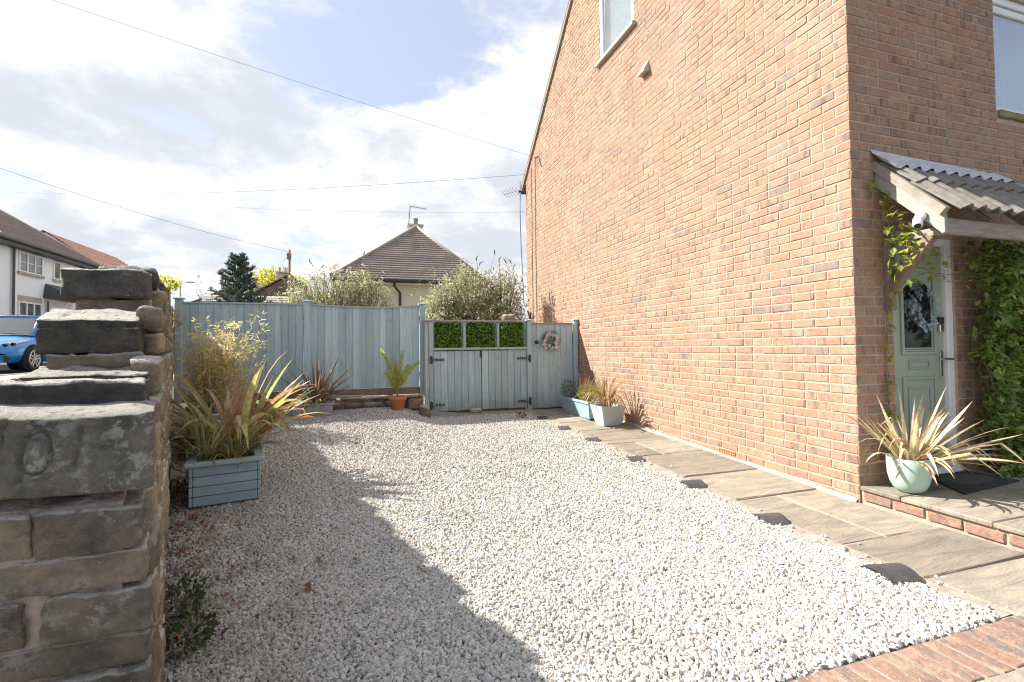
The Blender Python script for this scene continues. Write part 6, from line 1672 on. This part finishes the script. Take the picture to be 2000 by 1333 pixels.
# conifer
M['needle'] = leafmat('blue_needles', [(0, (.045, .07, .06)), (.45, (.075, .105, .085)), (.8, (.115, .15, .115)), (1, (.17, .20, .14))], trans=.15, rough=.6)
R.seed(9)
cf = thing('conifer_tree', 'dark blue green conifer rising behind the left fence panel', 'tree', (-5.9, 28.0, .9))
tk = MB(); tk.tube([(-5.9, 28, .7), (-5.88, 28, 3.5), (-5.84, 28, 6.1)], [.16, .10, .02], 8); nd = MB(); br = MB()
for i in range(95):
    z = 1.3 + 4.75 * (i / 94) ** .85; f = 1 - (z - 1.3) / 4.95; L = (.18 + 1.85 * f ** .85) * U(.75, 1.15); a = i * 2.399 + U(-.4, .4)
    p0 = Vector((-5.88, 28, z)); d = Vector((math.cos(a), math.sin(a), .30 + .25 * (1 - f))); P = []
    for j in range(6): t = j / 5; P.append(p0 + Vector((d.x * L * t, d.y * L * t, L * (-.10 * t + .42 * t * t))))
    br.tube(P, [.03 * f + .008, .02, .015, .012, .008, .004], 4)
    for j in range(int(40 + 100 * f)):
        t = U(.18, 1.0); k_ = min(4, int(t * 5)); b_ = P[k_].lerp(P[k_ + 1], t * 5 - k_); s_ = rdir(); b2 = b_ + Vector((s_.x, s_.y, s_.z * .45)) * .16 * L * (1.15 - t * .7)
        for q in range(2): leaf_quad(nd, b2, d * .5 + rdir() * .8 + Vector((0, 0, .45)), rdir(), U(.14, .24), U(.035, .06), U(0, 1), .1)
tk.build('trunk', M['twig'], cf); br.build('branches', M['twig'], cf); nd.build('crown', M['needle'], cf, kind='stuff')
# yellow green tree far off
M['yellow'] = leafmat('yellow_leaf', [(0, (.30, .30, .05)), (.5, (.42, .40, .07)), (1, (.52, .47, .11))], trans=.4)
def round_tree(name, lab, c, r_, zb, n, mat, L, seed):
    R.seed(seed); t = thing(name, lab, 'tree', (c[0], c[1], zb)); m = MB(); tk = MB(); tk.tube([(c[0], c[1], zb), (c[0], c[1], c[2])], [.18, .10], 7)
    for i in range(16):
        d = rdir(); d.z = abs(d.z); tk.tube([Vector(c) + Vector((0, 0, -r_[2] * .6)), Vector(c) + Vector((d.x * r_[0] * .8, d.y * r_[1] * .8, d.z * r_[2] * .8))], [.06, .01], 5)
    for i in range(n):
        d = rdir(); f = .85 + .4 * nz(d.x * 2, d.y * 2, d.z * 2 + seed, 1) + .2 * nz(d.x * 5, d.y * 5, d.z * 5, 1); q = f * R.random() ** .4; p = Vector((c[0] + d.x * r_[0] * q, c[1] + d.y * r_[1] * q, c[2] + d.z * r_[2] * q))
        leaf_quad(m, p, d + rdir(), rdir(), U(*L), U(*L) * .5, U(0, 1), .1)
    tk.build('trunk', M['twig'], t); m.build('crown', M[mat], t, kind='stuff')
round_tree('yellow_tree', 'round yellow green tree behind the telegraph pole', (-6.9, 48, 6.5), (2.7, 2.2, 2.4), .8, 3600, 'yellow', (.25, .45), 81)
round_tree('small_tree', 'dull olive tree partly hidden behind the left cottage', (-2.6, 33, 3.6), (1.7, 1.3, 1.5), .8, 1200, 'buddleia', (.2, .35), 82)
# bare sapling
R.seed(10)
sp2 = thing('bare_sapling', 'thin nearly bare sapling left of the conifer', 'tree', (-4.4, 16, .7)); m = MB(); l_ = MB()
for (x, zt) in ((-4.35, 3.25), (-4.2, 2.7), (-4.55, 2.55), (-4.05, 2.9)):
    P = [Vector((x + .02 * nz(i, x, 1), 16, .7 + (zt - .7) * i / 6)) for i in range(7)]; m.tube(P, [.012, .011, .01, .008, .006, .005, .003], 4)
    for i in range(12):
        t = U(.3, 1); p = P[0].lerp(P[-1], t); d = rdir() * .25 + Vector((0, 0, .25)); m.tube([p, p + d], [.004, .002], 4)
        for q in range(5): leaf_quad(l_, p + d * U(.4, 1), rdir(), rdir(), U(.04, .07), U(.025, .04), U(0, 1))
m.build('stem', M['twig'], sp2); l_.build('foliage', M['greyleaf'], sp2, kind='stuff')
round_tree('golden_shrub', 'dull golden shrub top showing over the fence by its left post', (-4.6, 14.5, 1.85), (.8, .6, .55), .7, 500, 'heath', (.08, .14), 83)
